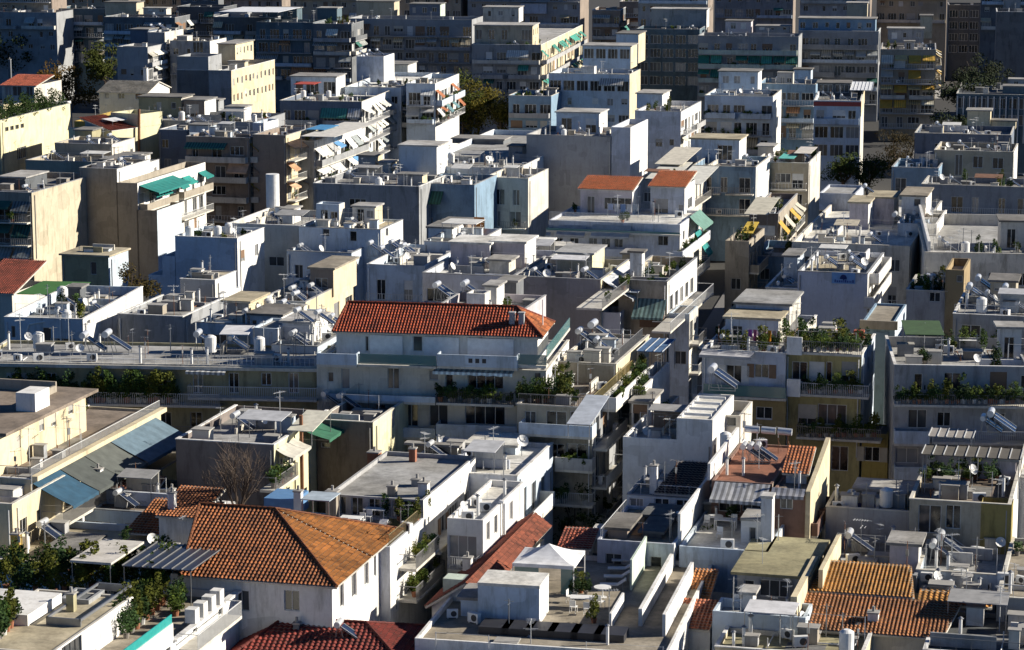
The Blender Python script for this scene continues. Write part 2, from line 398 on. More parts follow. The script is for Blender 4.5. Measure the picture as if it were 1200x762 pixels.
        rm = s.roof if s.roof is not None else roofmat(b.rg.choice([(.33, .32, .31), (.25, .245, .24), (.40, .39, .38), (.20, .19, .18), (.48, .47, .46)]))
        if isinstance(rm, str): rm = roofmat(PAL[rm])
        if s.par > 0:
            o = [(u0, v0), (u0 + w_, v0), (u0 + w_, v0 + D), (u0, v0 + D)]; i_ = [(u0 + t, v0 + t), (u0 + w_ - t, v0 + t), (u0 + w_ - t, v0 + D - t), (u0 + t, v0 + D - t)]
            for k in range(4):
                j = (k + 1) % 4
                m.quad((*o[k], z1), (*o[j], z1), (*i_[j], z1), (*i_[k], z1)); m.quad((*i_[j], zr), (*i_[k], zr), (*i_[k], z1), (*i_[j], z1))
            r = MB(); r.quad((*i_[0], zr), (*i_[1], zr), (*i_[2], zr), (*i_[3], zr)); r.build('roof', rm, b.root)
        elif s.par == 0:
            r = MB(); h_ = s.oh; r.box(u0 - h_, u0 + w_ + h_, v0 - h_, v0 + D + h_, z1, z1 + .2); r.build('roof', rm, b.root)
        nm = 'wall' if s.z0 == 0 else 'roof_room'
        m.build(nm, wallm, b.root)
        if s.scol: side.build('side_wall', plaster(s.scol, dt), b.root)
    def window(s, face, a0, a1, za, zb, kind, k):
        b = s.b; key = (round(a1 - a0, 2), round(zb - za, 2), kind, face); IN = -.16
        if kind == 'hole':
            m = MB(); s.box(face, a0, a1, -.25, -.222, za, zb, m); m.build('recess', M_dark, b.root); return
        fr = k.get('fm') or M_frame; W_, H_ = a1 - a0, zb - za; t = .06 if b.px > 9 else .08
        m = MB()
        def bx(x0, x1, y0, y1, d0=-.19, d1=-.09): s.box(face, a0 + x0, a0 + x1, d0, d1, za + y0, za + y1, m)
        bx(.001, t, .001, H_ - .001); bx(W_ - t, W_ - .001, .001, H_ - .001); bx(t, W_ - t, .001, t); bx(t, W_ - t, H_ - t, H_ - .001)
        if W_ > .85 and kind != 'hole':
            nn = max(2, round(W_ / .8))
            for i in range(1, nn): bx(W_ * i / nn - t / 2, W_ * i / nn + t / 2, t, H_ - t)
        f = m.build('door' if kind == 'd' else 'window', fr, b.root)
        m = MB(); s.box(face, a0 + t * .5, a1 - t * .5, -.17, -.13, za + t * .5, zb - t * .5, m); m.build('pane', glass(b.rg.choice([0, 0, 0, 0, 1, 1, 2])), f)
        sm = b.rg.choice(SHUT)
        if k.get('shut'):
            q = b.rg.choice([.45, 1, .7]); m = MB(); s.box(face, a0 + .01, a1 - .01, -.085, -.05, zb - H_ * q + .01, zb - .01, m); m.build('shutter', sm, f)
        elif k.get('sh2') or (kind == 'w' and b.px > 11 and b.rg.random() < .2):
            for e0, e1 in ((a0 - W_ * .5, a0 - .02), (a1 + .02, a1 + W_ * .5)):
                m = MB(); s.box(face, e0, e1, .01, .05, za, zb, m); m.build('shutter', sm, f)

# ------------------------------------------------------------------ things that stand on roofs and balconies
PROTO = {}
def mk(kind):
    rg = random.Random(kind); T = []
    def part(name, mb, mat, sub=()): T.append((name, mb.mesh(name, mat), [(n2, m2.mesh(n2, t2)) for n2, m2, t2 in sub]))
    if kind.startswith('solar'):
        k = 2 if kind == 'solar2' else 1
        m = MB()
        for j in range(k):
            y = (j - (k - 1) / 2) * 1.1; m.hexa([(-.1, y - .5, 1.35), (1.5, y - .5, .3), (1.5, y + .5, .3), (-.1, y + .5, 1.35), (-.05, y - .5, 1.43), (1.55, y - .5, .38), (1.55, y + .5, .38), (-.05, y + .5, 1.43)])
        f = MB()
        for j in range(k):
            y = (j - (k - 1) / 2) * 1.1
            for e in (-.5, .46): f.hexa([(-.1, y + e, 1.34), (1.5, y + e, .29), (1.5, y + e + .04, .29), (-.1, y + e + .04, 1.34), (-.03, y + e, 1.47), (1.57, y + e, .42), (1.57, y + e + .04, .42), (-.03, y + e + .04, 1.47)])
        part('solar_collector', m, M_collector, [('collector_frame', f, M_railw)])
        m = MB(); m.tube((-.35, -.75, 1.62), (-.35, .75, 1.62), .27, n=14); part('water_tank', m, M_tank)
        m = MB()
        for y in (-.5, .5):
            m.tube((-.55, y, 0), (-.4, y, 1.35), .03, n=4); m.tube((-.1, y, 1.3), (.3, y, 0), .03, n=4); m.tube((1.5, y, .3), (1.5, y, 0), .03, n=4); m.tube((-.55, y, 0), (1.5, y, .02), .03, n=4)
        part('stand', m, M_metal)
    elif kind in ('aerial3', 'aerial4'):
        H_ = rg.uniform(1.8, 3.2); m = MB(); m.tube((0, 0, 0), (0, 0, H_), .03, n=5); m.tube((0, 0, H_ * .5), (rg.uniform(-.8, .8), .5, 0), .012, n=3); part('mast', m, rg.choice([M_metal, M_rust]))
        m = MB(); a = rg.uniform(0, 3); x, y = math.cos(a), math.sin(a); m.tube((-.5 * x, -.5 * y, H_ - .1), (.6 * x, .6 * y, H_ - .05), .02, n=4)
        for i in range(4): f = -.4 + i * .27; m.tube((f * x - y * .22, f * y + x * .22, H_ - .08), (f * x + y * .22, f * y - x * .22, H_ - .08), .014, n=4)
        if kind == 'aerial4': m.box(-.12, .12, -.03, .03, H_ * .6, H_ * .6 + .5)
        part('antenna_array', m, M_metal)
    elif kind.startswith('aerial'):
        m = MB(); m.tube((0, 0, 0), (0, 0, 2.9), .03, n=5); part('mast', m, M_railw if kind != 'aerial1' else M_metal)
        m = MB(); m.tube((-.6, 0, 2.75), (.7, 0, 2.75), .02, n=4)
        for i in range(rg.randrange(4, 8)): x = -.5 + i * .18; m.tube((x, -.3 + i * .02, 2.76), (x, .3 - i * .02, 2.76), .014, n=4)
        m.tube((0, -.45, 2.3), (0, .45, 2.3), .018, n=4); m.tube((.25, -.3, 2.3), (.25, .3, 2.3), .014, n=4); part('antenna_array', m, M_railw)
    elif kind == 'pole':
        m = MB(); m.tube((0, 0, 0), (0, 0, 2.2), .04, n=5); part('mast', m, M_metal)
        m = MB(); m.tube((-.35, 0, 2.05), (.35, 0, 2.05), .02, n=4); m.tube((0, -.25, 1.85), (0, .25, 1.85), .02, n=4); part('crossbar', m, M_metal)
    elif kind == 'ac':
        m = MB(); m.box(-.42, .42, -.16, .16, .08, .68); m.box(-.36, -.3, -.14, .14, 0, .079); m.box(.3, .36, -.14, .14, 0, .079); part('casing', m, M_white)
        m = MB(); m.tube((.1, -.162, .38), (.1, -.18, .38), .22, n=14); part('fan_grille', m, M_dark)
    elif kind == 'dish':
        m = MB(); m.tube((0, 0, 0), (0, 0, .9), .03, n=5); part('post', m, M_metal)
        m = MB(); c = Vector((.05, -.05, 1.05)); ax = Vector((.6, -.55, .45)).normalized(); x = ax.orthogonal().normalized(); y = ax.cross(x); n = 16; idx = []
        for rr, d in ((0, .0), (.22, .04), (.42, .14)):
            ring = []
            for i in range(n): a = 2 * math.pi * i / n; m.v.append(tuple(c + ax * d + (x * math.cos(a) + y * math.sin(a)) * rr)); ring.append(len(m.v) - 1)
            idx.append(ring)
        for r0, r1 in zip(idx, idx[1:]):
            for i in range(n): m.f.append((r0[i], r0[(i + 1) % n], r1[(i + 1) % n], r1[i]))
        part('dish', m, M_white)
        m = MB(); m.tube(c, c + ax * .5, .015, n=4); m.box(c.x + ax.x * .5 - .05, c.x + ax.x * .5 + .05, c.y + ax.y * .5 - .05, c.y + ax.y * .5 + .05, c.z + ax.z * .5 - .05, c.z + ax.z * .5 + .05); part('feed_arm', m, M_metal)
    elif kind == 'tank':
        m = MB(); m.tube((0, 0, .35), (0, 0, 1.5), .45, n=16); m.tube((0, 0, 1.5), (0, 0, 1.65), .45, .2, n=16); part('tank_body', m, M_white)
        m = MB()
        for a in range(3): m.tube((.35 * math.cos(a * 2.1), .35 * math.sin(a * 2.1), 0), (.35 * math.cos(a * 2.1), .35 * math.sin(a * 2.1), .36), .04, n=4)
        part('stand', m, M_metal)
    elif kind == 'vent':
        m = MB(); m.tube((0, 0, 0), (0, 0, 1.3), .11, n=10); part('flue', m, M_white)
        m = MB(); m.tube((0, 0, 1.38), (0, 0, 1.5), .2, .05, n=10); m.tube((0, 0, 1.28), (0, 0, 1.4), .05, n=6); part('cowl', m, M_metal)
    elif kind.startswith('plant') or kind.startswith('shrub'):
        big = kind.startswith('shrub'); z = .35
        m = MB(); m.tube((0, 0, 0), (0, 0, z), .16, .22, n=10); part('pot', m, rgp(rg))
        m = MB(); r = (rg.uniform(.35, .6), .45, rg.uniform(.5, 1.0)) if big else (rg.uniform(.25, .45), .36, rg.uniform(.25, .5)); m.leaves((0, 0, z + r[2] * .75), r, 260 if big else 130, .1, rg, .1)
        for _ in range(5): m.leaves((rg.uniform(-.4, .4), rg.uniform(-.4, .4), z + rg.uniform(.3, 1.5 if big else .7)), (.2, .2, .3), 40, rg.uniform(.06, .11), rg, 0)
        part('foliage', m, leafmat(rg.choice([(.05, .10, .025), (.09, .14, .03), (.035, .07, .025), (.12, .14, .03), (.06, .12, .05)])))
    elif kind == 'chair':
        m = MB(); m.box(-.22, .22, -.22, .22, .42, .46); part('seat', m, M_white)
        m = MB(); m.box(-.22, .22, .19, .23, .5, .9); part('backrest', m, M_white)
        for x in (-.2, .2):
            for y in (-.2, .21): m = MB(); m.tube((x, y, 0), (x, y, .42 if y < 0 else .9), .02, n=5); part('leg', m, M_white)
    elif kind == 'table':
        m = MB(); m.box(-.8, .8, -.45, .45, .72, .76); part('tabletop', m, M_white)
        for x in (-.74, .74):
            for y in (-.39, .39): m = MB(); m.box(x - .03, x + .03, y - .03, y + .03, 0, .72); part('leg', m, M_white)
    elif kind == 'rtable':
        m = MB(); m.tube((0, 0, .71), (0, 0, .75), .6, n=24); part('tabletop', m, M_white)
        m = MB(); m.tube((0, 0, 0), (0, 0, .71), .05, n=8); m.tube((0, 0, 0), (0, 0, .04), .3, n=14); part('pedestal', m, M_white)
    elif kind == 'lounger':
        m = MB(); m.box(-.3, .3, -.9, .35, .30, .36); part('mattress', m, M_white)
        m = MB(); m.hexa([(-.3, .36, .30), (.3, .36, .30), (.3, .95, .68), (-.3, .95, .68), (-.3, .34, .36), (.3, .34, .36), (.3, .92, .74), (-.3, .92, .74)]); part('backrest', m, M_white)
        for x in (-.26, .26):
            for y in (-.8, .7): m = MB(); m.box(x - .03, x + .03, y - .03, y + .03, 0, .295); part('leg', m, M_metal)
    return T
def rgp(rg): return flat(rg.choice([(.30, .12, .06), (.5, .5, .48), (.22, .2, .18)]), .8)
KIND = {'solar': ('solar_water_heater', 'solar heater', 'solar heater', 'solar water heaters on the roofs'),
        'aerial': ('television_aerial', 'tall television aerial', 'aerial', 'television aerials on the roofs'),
        'pole': ('roof_mast', 'short metal roof mast', 'mast', 'short masts on the roofs'),
        'ac': ('air_conditioner', 'white air conditioner', 'air conditioner', 'air conditioners on the roofs'),
        'dish': ('satellite_dish', 'white satellite dish', 'satellite dish', 'satellite dishes on the roofs'),
        'tank': ('water_tank', 'white water tank', 'water tank', 'water tanks on the roofs'),
        'vent': ('flue_pipe', 'white flue pipe', 'flue', 'flue pipes on the roofs'),
        'plant': ('potted_plant', 'leafy potted plant', 'plant', 'potted plants on balconies and terraces'),
        'shrub': ('potted_shrub', 'tall potted shrub', 'shrub', 'tall shrubs in pots on the terraces'),
        'chair': ('garden_chair', 'white garden chair', 'chair', 'white chairs on the terraces'),
        'table': ('garden_table', 'white rectangular table', 'table', 'white tables on the terraces'),
        'rtable': ('round_table', 'white round table', 'table', 'white round tables on the terraces'),
        'lounger': ('sun_lounger', 'white sun lounger', 'sun lounger', 'white sun loungers in a row')}
def item(kind, b, p, rz=0, s=1.0, var=None, label=None):
    base = kind; k = kind
    if kind in ('plant', 'shrub'): k = kind + str(b.rg.randrange(8))
    if kind == 'solar' and b.rg.random() < .4: k = 'solar2'
    if kind == 'aerial': k = 'aerial' + str(b.rg.randrange(5))
    if var: k = var
    if k not in PROTO: PROTO[k] = mk(k)
    name, ph, cat, grp = KIND[base]
    r = bpy.data.objects.new(name, None); COL.objects.link(r); r.empty_display_size = .3
    wp = b.W(p); r.location = wp; r.rotation_euler.z = -b.a + rz; s = s * .78 if kind == 'solar' else s; r.scale = (s, s, s)
    tag(r, label, cat, grp)
    kids = []
    for n_, me, sub in PROTO[k]:
        c = link(n_, me, r); kids.append(c)
        for n2, me2 in sub: kids.append(link(n2, me2, c))
    ITEMS.append([r, b, ph, kids, label]); return r
def on(b, kind, px, py, z=None, rz=0, s=1.0, **k):
    p = b.Rf(px, py, z); return item(kind, b, p, rz, s, **k)
def clutter(b, solar=0, aerial=1, ac=1, vent=1, dish=0, tank=0, pole=1, plant=0, shrub=0):
    aerial = round(aerial * .75); dish = round(dish * .6)
    zr = b.zr; m = b.m; used = []
    def free(u, v, r):
        for x in b.vols[1:]:
            if x.u0 - r < u < x.u0 + x.w + r and x.v0 - r < v < x.v0 + x.D + r and x.z1 > zr: return False
        return all((u - a) ** 2 + (v - c) ** 2 > (r + d) ** 2 for a, c, d in used)
    for kind, n, r in (('solar', solar, 1.0), ('tank', tank, .5), ('ac', ac, .45), ('shrub', shrub, .4), ('dish', dish, .3), ('vent', vent, .2), ('aerial', aerial, .2), ('pole', pole, .2), ('plant', plant, .3)):
        for _ in range(n):
            for t in range(30):
                u = b.rg.uniform(.3 + r, max(.35 + r, m.w - .3 - r)); v = b.rg.uniform(.3 + r, max(.35 + r, min(m.D, 14) - .3 - r))
                if free(u, v, r): break
            else: continue
            used.append((u, v, r))
            item(kind, b, (u, v, zr), b.rg.uniform(-.12, .12) if kind == 'solar' else (b.rg.uniform(-.6, .6) if kind != 'aerial' else b.rg.uniform(-3, 3)), b.rg.uniform(.85, 1.15) if kind != 'aerial' else b.rg.uniform(.6, 1.1))

# ------------------------------------------------------------------ tiled roofs
def slope(b, e0, e1, others, col=(.34, .12, .045), cw=.27, amp=.07, name='roof', slab=True, label=None):
    A, B_ = Vector(e0), Vector(e1); C = Vector(others[0])
    sx = (B_ - A).normalized(); n = sx.cross(C - A).normalized()
    if n.z < 0: n = -n
    t = n.cross(sx)
    poly = [A, B_] + [Vector(o) for o in others]
    q = [((p - A).dot(sx), (p - A).dot(t)) for p in poly]
    s0, s1 = min(x for x, _ in q), max(x for x, _ in q)
    N = max(2, int((s1 - s0) / (cw / 6))); m = MB(); m.uv = []; prev = None
    for i in range(N + 1):
        s_ = s0 + (s1 - s0) * min(.9999, max(.0001, i / N)); ts = []
        for k in range(len(q)):
            (x0, y0), (x1, y1) = q[k], q[(k + 1) % len(q)]
            if (x0 - s_) * (x1 - s_) < 0: ts.append(y0 + (y1 - y0) * (s_ - x0) / (x1 - x0))
        if len(ts) < 2: prev = None; continue
        ta, tb = min(ts), max(ts); hh = amp * (.5 + .5 * math.cos(2 * math.pi * s_ / cw)); idx = len(m.v)
        for tt in (ta, tb):
            pass
        cur = (s_, ta, tb, hh)
        if prev is not None:
            RW = .36; k0 = int(math.floor(min(prev[1], ta) / RW)); k1 = int(math.ceil(max(prev[2], tb) / RW))
            for r_ in range(k0, k1):
                q4 = []
                for (sv, a_, b__, hv), ends in ((prev, (0, 1)), (cur, (1, 0))):
                    for e_ in ends:
                        tt = min(max((r_ + e_) * RW, a_), b__); fr = tt / RW - r_
                        q4.append((sv, tt, hv + .02 + .045 * (1 - min(1, max(0, fr))) - .0225))
                if abs(q4[0][1] - q4[1][1]) + abs(q4[2][1] - q4[3][1]) < 1e-4: continue
                i0 = len(m.v)
                for sv, tt, hv in (q4[0], q4[3], q4[2], q4[1]): m.v.append(tuple(A + sx * sv + t * tt + n * hv)); m.uv.append((sv / cw, tt / RW))
                m.f.append((i0, i0 + 1, i0 + 2, i0 + 3))
        prev = cur
    o = m.build(name, tilemat(col), b.root)
    if label: o['label'] = label
    if slab:
        k = MB(); k.prism([tuple(p - n * .02) for p in poly], tuple(-n * .14)); k.build('eaves', plaster('offwhite'), o)
    return o
def hiproof(b, u0, u1, v0, v1, ze, zr, ru0, ru1, col=(.34, .12, .045), cols=None, **k):
    vm = (v0 + v1) / 2; A, B_, C, D = (u0, v0, ze), (u1, v0, ze), (u1, v1, ze), (u0, v1, ze); r0, r1 = (ru0, vm, zr), (ru1, vm, zr)
    cols = cols or [col] * 4
    slope(b, A, B_, [r1, r0], cols[0], **k)
    if ru1 < u1 - .1: slope(b, B_, C, [r1], cols[1], **k)
    slope(b, C, D, [r0, r1], cols[2], **k)
    if ru0 > u0 + .1: slope(b, D, A, [r0], cols[3], **k)
    m = MB()
    for p, q in ((r0, r1), (A, r0), (B_, r1), (C, r1), (D, r0)):
        p = Vector(p) + Vector((0, 0, .08)); q = Vector(q) + Vector((0, 0, .08)); L = (q - p).length; nn = max(1, int(L / .4))
        for i in range(nn): j = Vector((0, 0, b.rg.uniform(-.012, .012))); m.tube(p.lerp(q, i / nn) + j, p.lerp(q, (i + 1.1) / nn) + j, .12, .09, n=7)
    m.build('ridge_tiles', tilemat(cols[0]), b.root)

# ------------------------------------------------------------------ canopies, chimneys, trees, misc
def canopy(b, px0, px1, pyf, rise, H=2.4, col=(.6, .6, .58), thick=.06, tilt=0.0, z=None, ribs=0, name='canopy', label=None, mat=None, D=None):
    """flat roof sheet on posts: front edge at pixel row pyf, back edge `rise` pixels higher"""
    z = b.zr if z is None else z; zt = z + H
    a = b.pl(px0, pyf, 2, zt); c = b.pl(px1, pyf, 1, a.y); d = b.pl(px0, pyf - rise, 2, zt); D = D or max(.8, d.y - a.y)
    u0, u1, v0, v1 = a.x, c.x, a.y, a.y + D; m = MB()
    m.hexa([(u0, v0, zt - tilt), (u1, v0, zt - tilt), (u1, v1, zt), (u0, v1, zt), (u0, v0, zt - tilt + thick), (u1, v0, zt - tilt + thick), (u1, v1, zt + thick), (u0, v1, zt + thick)])
    o = m.build(name, mat or fabric(col), b.root)
    if label: o['label'] = label
    m = MB()
    for x in (u0 + .1, u1 - .1):
        m.tube((x, v0 + .1, z), (x, v0 + .1, zt - tilt), .04, n=4); m.tube((x, v1 - .1, z), (x, v1 - .1, zt), .04, n=4)
    m.build('canopy_post', M_metal, o)
    if ribs:
        m = MB()
        for i in range(ribs + 1):
            x = u0 + (u1 - u0) * i / ribs
            m.hexa([(x - .03, v0, zt - tilt + thick + .003), (x + .03, v0, zt - tilt + thick + .003), (x + .03, v1, zt + thick + .003), (x - .03, v1, zt + thick + .003),
                    (x - .03, v0, zt - tilt + thick + .06), (x + .03, v0, zt - tilt + thick + .06), (x + .03, v1, zt + thick + .06), (x - .03, v1, zt + thick + .06)])
        m.build('rib', M_railw if mat is None else M_rail, o)
    return o
def chimney(b, px, pyb, hp, wd=.6, col='white', z=None, cap=True):
    p = b.Rf(px, pyb, z); zt = b.pl(px, pyb - hp, 1, p.y).z; m = MB(); h_ = wd / 2
    m.box(p.x - h_, p.x + h_, p.y - h_, p.y + h_, p.z, zt); o = m.build('chimney', plaster(col), b.root)
    if cap:
        m = MB(); m.box(p.x - h_ - .06, p.x + h_ + .06, p.y - h_ - .06, p.y + h_ + .06, zt + .002, zt + .1)
        m.tube((p.x, p.y, zt + .1), (p.x, p.y, zt + .45), .1, n=8); m.build('chimney_cap', M_conc, o)
def rail(b, pts, h=1.0, step=.16, mat=None, name='railing', z=None, t=.018):
    """pts: local (u,v) list on the roof plane"""
    z = b.zr if z is None else z; m = MB()
    for (x0, y0), (x1, y1) in zip(pts, pts[1:]):
        L = math.hypot(x1 - x0, y1 - y0); n = max(1, int(L / step)); m.tube((x0, y0, z + h), (x1, y1, z + h), .03, n=4); m.tube((x0, y0, z + .08), (x1, y1, z + .08), .02, n=4)
        for i in range(n + 1): f = i / n; m.tube((x0 + (x1 - x0) * f, y0 + (y1 - y0) * f, z + .003), (x0 + (x1 - x0) * f, y0 + (y1 - y0) * f, z + h), t, n=4, caps=False)
    return m.build(name, mat or M_rail, b.root)
def tree(px, py, z, H, rad, label, col=(.06, .10, .03), leaf=.22, n=5000, name='tree', group=None, bare=False, clumps=26):
    """crown centre at pixel px,py on height z"""
    p = P(px, py, z); r = bpy.data.objects.new(name, None); COL.objects.link(r); r.location = (p.x, p.y, 0); rg = random.Random(label)
    tag(r, label, 'tree', group); m = MB(); m.tube((0, 0, 0), (.1, .05, z - rad * .5), .28, .18, n=8); ends = []
    for i in range(9):
        a = i * 2.4; e = Vector((math.cos(a) * rad * .7 * rg.uniform(.5, 1), math.sin(a) * rad * .7 * rg.uniform(.5, 1), z + rg.uniform(-.3, .7) * H * .5)); st = Vector((.1, .05, z - rad * rg.uniform(.5, .9)))
        m.tube(st, e, .12, .04, n=5); ends.append(e)
        if bare:
            for _ in range(9):
                e2 = e + Vector((rg.gauss(0, .6), rg.gauss(0, .6), rg.uniform(.2, 1.6))); m.tube(st.lerp(e, rg.uniform(.3, 1)), e2, .04, .012, n=4)
                for _ in range(4): m.tube(e2.lerp(e, rg.uniform(0, .6)), e2 + Vector((rg.gauss(0, .4), rg.gauss(0, .4), rg.uniform(.1, .7))), .018, .008, n=3)
    m.build('trunk', flat((.12, .085, .06), .9, name='bark'), r)
    if n:
        m = MB()
        for i in range(clumps):
            d = Vector((rg.gauss(0, .45), rg.gauss(0, .45), rg.gauss(0, .45)))
            if d.length > 1: d.normalize()
            c = (d.x * rad, d.y * rad, z + d.z * H * .5); s_ = rg.uniform(.22, .42) * rad; m.leaves(c, (s_, s_, s_ * .8), n // clumps, leaf, rg, .2)
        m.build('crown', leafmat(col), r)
    return r
def loose(b, mb, name, mat, label, cat, group=None):
    """one-mesh thing laid out in a building's local frame"""
    o = mb.build(name, mat); o.location = b.O; o.rotation_euler.z = -b.a; tag(o, label, cat, group); return o
def hedge(b, px0, px1, py, H=1.0, D=.8, z=None, col=(.05, .085, .03), label='', n=None, name='hedge', leaf=.1, cat='hedge'):
    a = b.Rf(px0, py, z); c = b.pl(px1, py, 1, a.y); m = MB(); rg = random.Random(label + str(px0)); L = c.x - a.x; k = max(2, int(L / .6))
    for i in range(k):
        x = a.x + (i + .5) * L / k; hh = H * rg.uniform(.6, 1.25); m.leaves((x, a.y + rg.uniform(-.2, .2), a.z + hh * .5), (.5, D * .6, hh * .55), int(90 * max(1, H)), leaf, rg, 0)
    return loose(b, m, name, leafmat(col), label, cat)
def laundry(b, px0, px1, py, z, cols, label):
    a = b.Rf(px0, py, z); c = b.pl(px1, py, 1, a.y); r = bpy.data.objects.new('clothes_line', None); COL.objects.link(r); r.location = b.O; r.rotation_euler.z = -b.a
    tag(r, label, 'laundry'); m = MB(); m.tube((a.x, a.y, z + 1.6), (c.x, a.y, z + 1.6), .015, n=4); m.tube((a.x, a.y, z), (a.x, a.y, z + 1.7), .03, n=5); m.tube((c.x, a.y, z), (c.x, a.y, z + 1.7), .03, n=5); m.build('line', M_railw, r)
    n = len(cols); L = (c.x - a.x) / n; rg = random.Random(label)
    for i, cl in enumerate(cols):
        m = MB(); hh = rg.uniform(.6, 1.1); x = a.x + i * L + .06; xs = [x + (L - .12) * k / 6 for k in range(7)]
        for k in range(6):
            w0, w1 = .05 * math.sin(k * 1.7 + i), .05 * math.sin((k + 1) * 1.7 + i)
            m.hexa([(xs[k], a.y + w0 - .01, z + 1.58 - hh), (xs[k + 1], a.y + w1 - .01, z + 1.58 - hh), (xs[k + 1], a.y + w1 + .01, z + 1.58 - hh), (xs[k], a.y + w0 + .01, z + 1.58 - hh),
                    (xs[k], a.y - .01, z + 1.6), (xs[k + 1], a.y - .01, z + 1.6), (xs[k + 1], a.y + .01, z + 1.6), (xs[k], a.y + .01, z + 1.6)])
        m.build('garment', fabric(cl), r)
    return r
ORD = ['', 'second', 'third', 'fourth', 'fifth', 'sixth', 'seventh', 'eighth', 'ninth', 'tenth', 'eleventh', 'twelfth', 'thirteenth', 'fourteenth', 'fifteenth', 'sixteenth', 'seventeenth', 'eighteenth', 'nineteenth', 'twentieth', 'twenty-first', 'twenty-second', 'twenty-third', 'twenty-fourth', 'twenty-fifth', 'twenty-sixth', 'twenty-seventh', 'twenty-eighth']
def junk(b):
    m = b.m; rg = random.Random(b.label + 'j'); z = b.zr
    if m.par < 0 or m.w < 3.5 or any(b.label.startswith(q) for q in ('corner block under', 'bottom roof terrace', 'sun deck', 'bright white terrace', 'planted terrace house', 'modern white', 'grey house with moss', 'long low bluish', 'brick red', 'white flats', 'house with small orange')): return
    dd = min(m.D, 16)
    if 5.4 < b.px < 14 and m.w > 8 and m.D > 7 and m.par > 0:      # more stair heads and roof rooms
        for i in range(rg.choice([1, 1, 2]) if len(b.vols) > 1 else 2):
            for _ in range(25):
                a, c = rg.uniform(1.8, min(5.5, m.w * .35)), rg.uniform(2, min(4.5, m.D * .4)); u, v = rg.uniform(.4, m.w - a - .4), rg.uniform(1.5, max(1.6, dd - c - .4))
                if all(not (x.u0 - .6 < u + a and x.u0 + x.w + .6 > u and x.v0 - .9 < v + c and x.v0 + x.D + .6 > v) for x in b.vols[1:]) and all(not (u - 1 < (it[0].location - b.O).dot(b.ud) < u + a + 1 and v - 1 < (it[0].location - b.O).dot(b.vd) < v + c + 1) for it in ITEMS if it[1] is b):
                    hh = rg.uniform(1.3, 2.7); w_ = Vol(b, u, v, a, c, z, z + hh, rg.choice(['white', 'offwhite', 'bluewhite', m.col, 'mgrey']), rg.choice(['white', 'offwhite', 'cream']), rg.choice([0, 0, .25]), None, 3.1, rg.choice([.05, .2, .35]))
                    if hh > 2.1: w_.hole('F', a * .2, a * .2 + .9, z + .03, z + 1.95, 'd'); w_.hole('F', a * .62, a * .62 + .9, z + .9, z + 1.8, 'w')
                    break
    if m.par > 0 and not b.label.startswith(('white cube', 'modern')):
        k = MB(); e = .05; t = .26; H = b.h + .003; cc = rg.choice(['offwhite', 'mgrey', 'white', 'grey'])
        k.box(-e, m.w + e, -e, t - e, H, H + .07); k.box(m.w - t + e, m.w + e, t - e, m.D + e, H, H + .07); k.box(-e, t - e, t - e, m.D + e, H, H + .07); k.build('coping', plaster(cc, .5), b.root)
    def free(u, v, r=.5):
        return all(not (x.u0 - r < u < x.u0 + x.w + r and x.v0 - r < v < x.v0 + x.D + r) for x in b.vols[1:])
    def spot(r=.6):
        for _ in range(20):
            u, v = rg.uniform(.4 + r, max(.5 + r, m.w - .4 - r)), rg.uniform(.4 + r, max(.5 + r, dd - .4 - r))
            if free(u, v, r): return u, v
    far = b.px < 7
    if rg.random() < .4 and m.par > 0 and m.par < .5 and not far:
        rail(b, [(.1, .1), (m.w - .1, .1)], h=.9 + m.par, step=.9, mat=rg.choice([M_rail, M_railw]), z=z)
    for i in range(rg.randrange(1, 4)):
        p = spot(1)
        if p:
            k = MB(); a, c = rg.uniform(.6, 2.2), rg.uniform(.8, 2.5); k.box(max(.25, p[0] - a), min(m.w - .25, p[0] + a), max(.25, p[1] - c), min(m.D - .25, p[1] + c), z + .003, z + .012 + i * .006)
            k.build('roof_patch', roofmat(rg.choice([(.2, .2, .2), (.5, .5, .5), (.26, .25, .23), (.33, .3, .27)])), b.root)
    for i in range(rg.randrange(1, 4)):
        p = spot(.9)
        if p:
            k = MB(); L = rg.uniform(.8, 2.6); h = rg.uniform(.3, 1.1); t = .09
            if rg.random() < .5: k.box(p[0] - t, p[0] + t, max(.25, p[1] - L), min(m.D - .25, p[1] + L), z + .02, z + h)
            else: k.box(max(.25, p[0] - L), min(m.w - .25, p[0] + L), p[1] - t, p[1] + t, z + .02, z + h)
            k.build('low_wall', plaster(rg.choice(['white', 'offwhite', 'mgrey', m.col])), b.root)
    for i in range(rg.randrange(2, 6)):
        p = spot(.7)
        if p:
            k = MB(); s_ = rg.uniform(.35, .8); h = rg.uniform(.4, 1.3); k.box(p[0] - s_, p[0] + s_, p[1] - s_ * .7, p[1] + s_ * .7, z + .02, z + h)
            o = k.build('roof_box', plaster(rg.choice(['white', 'offwhite', 'grey', 'tan', 'mgrey', 'bluewhite'])), b.root)
            k = MB(); k.box(p[0] - s_ - .08, p[0] + s_ + .08, p[1] - s_ * .7 - .08, p[1] + s_ * .7 + .08, z + h + .002, z + h + .08); k.build('cover_slab', M_conc, o)
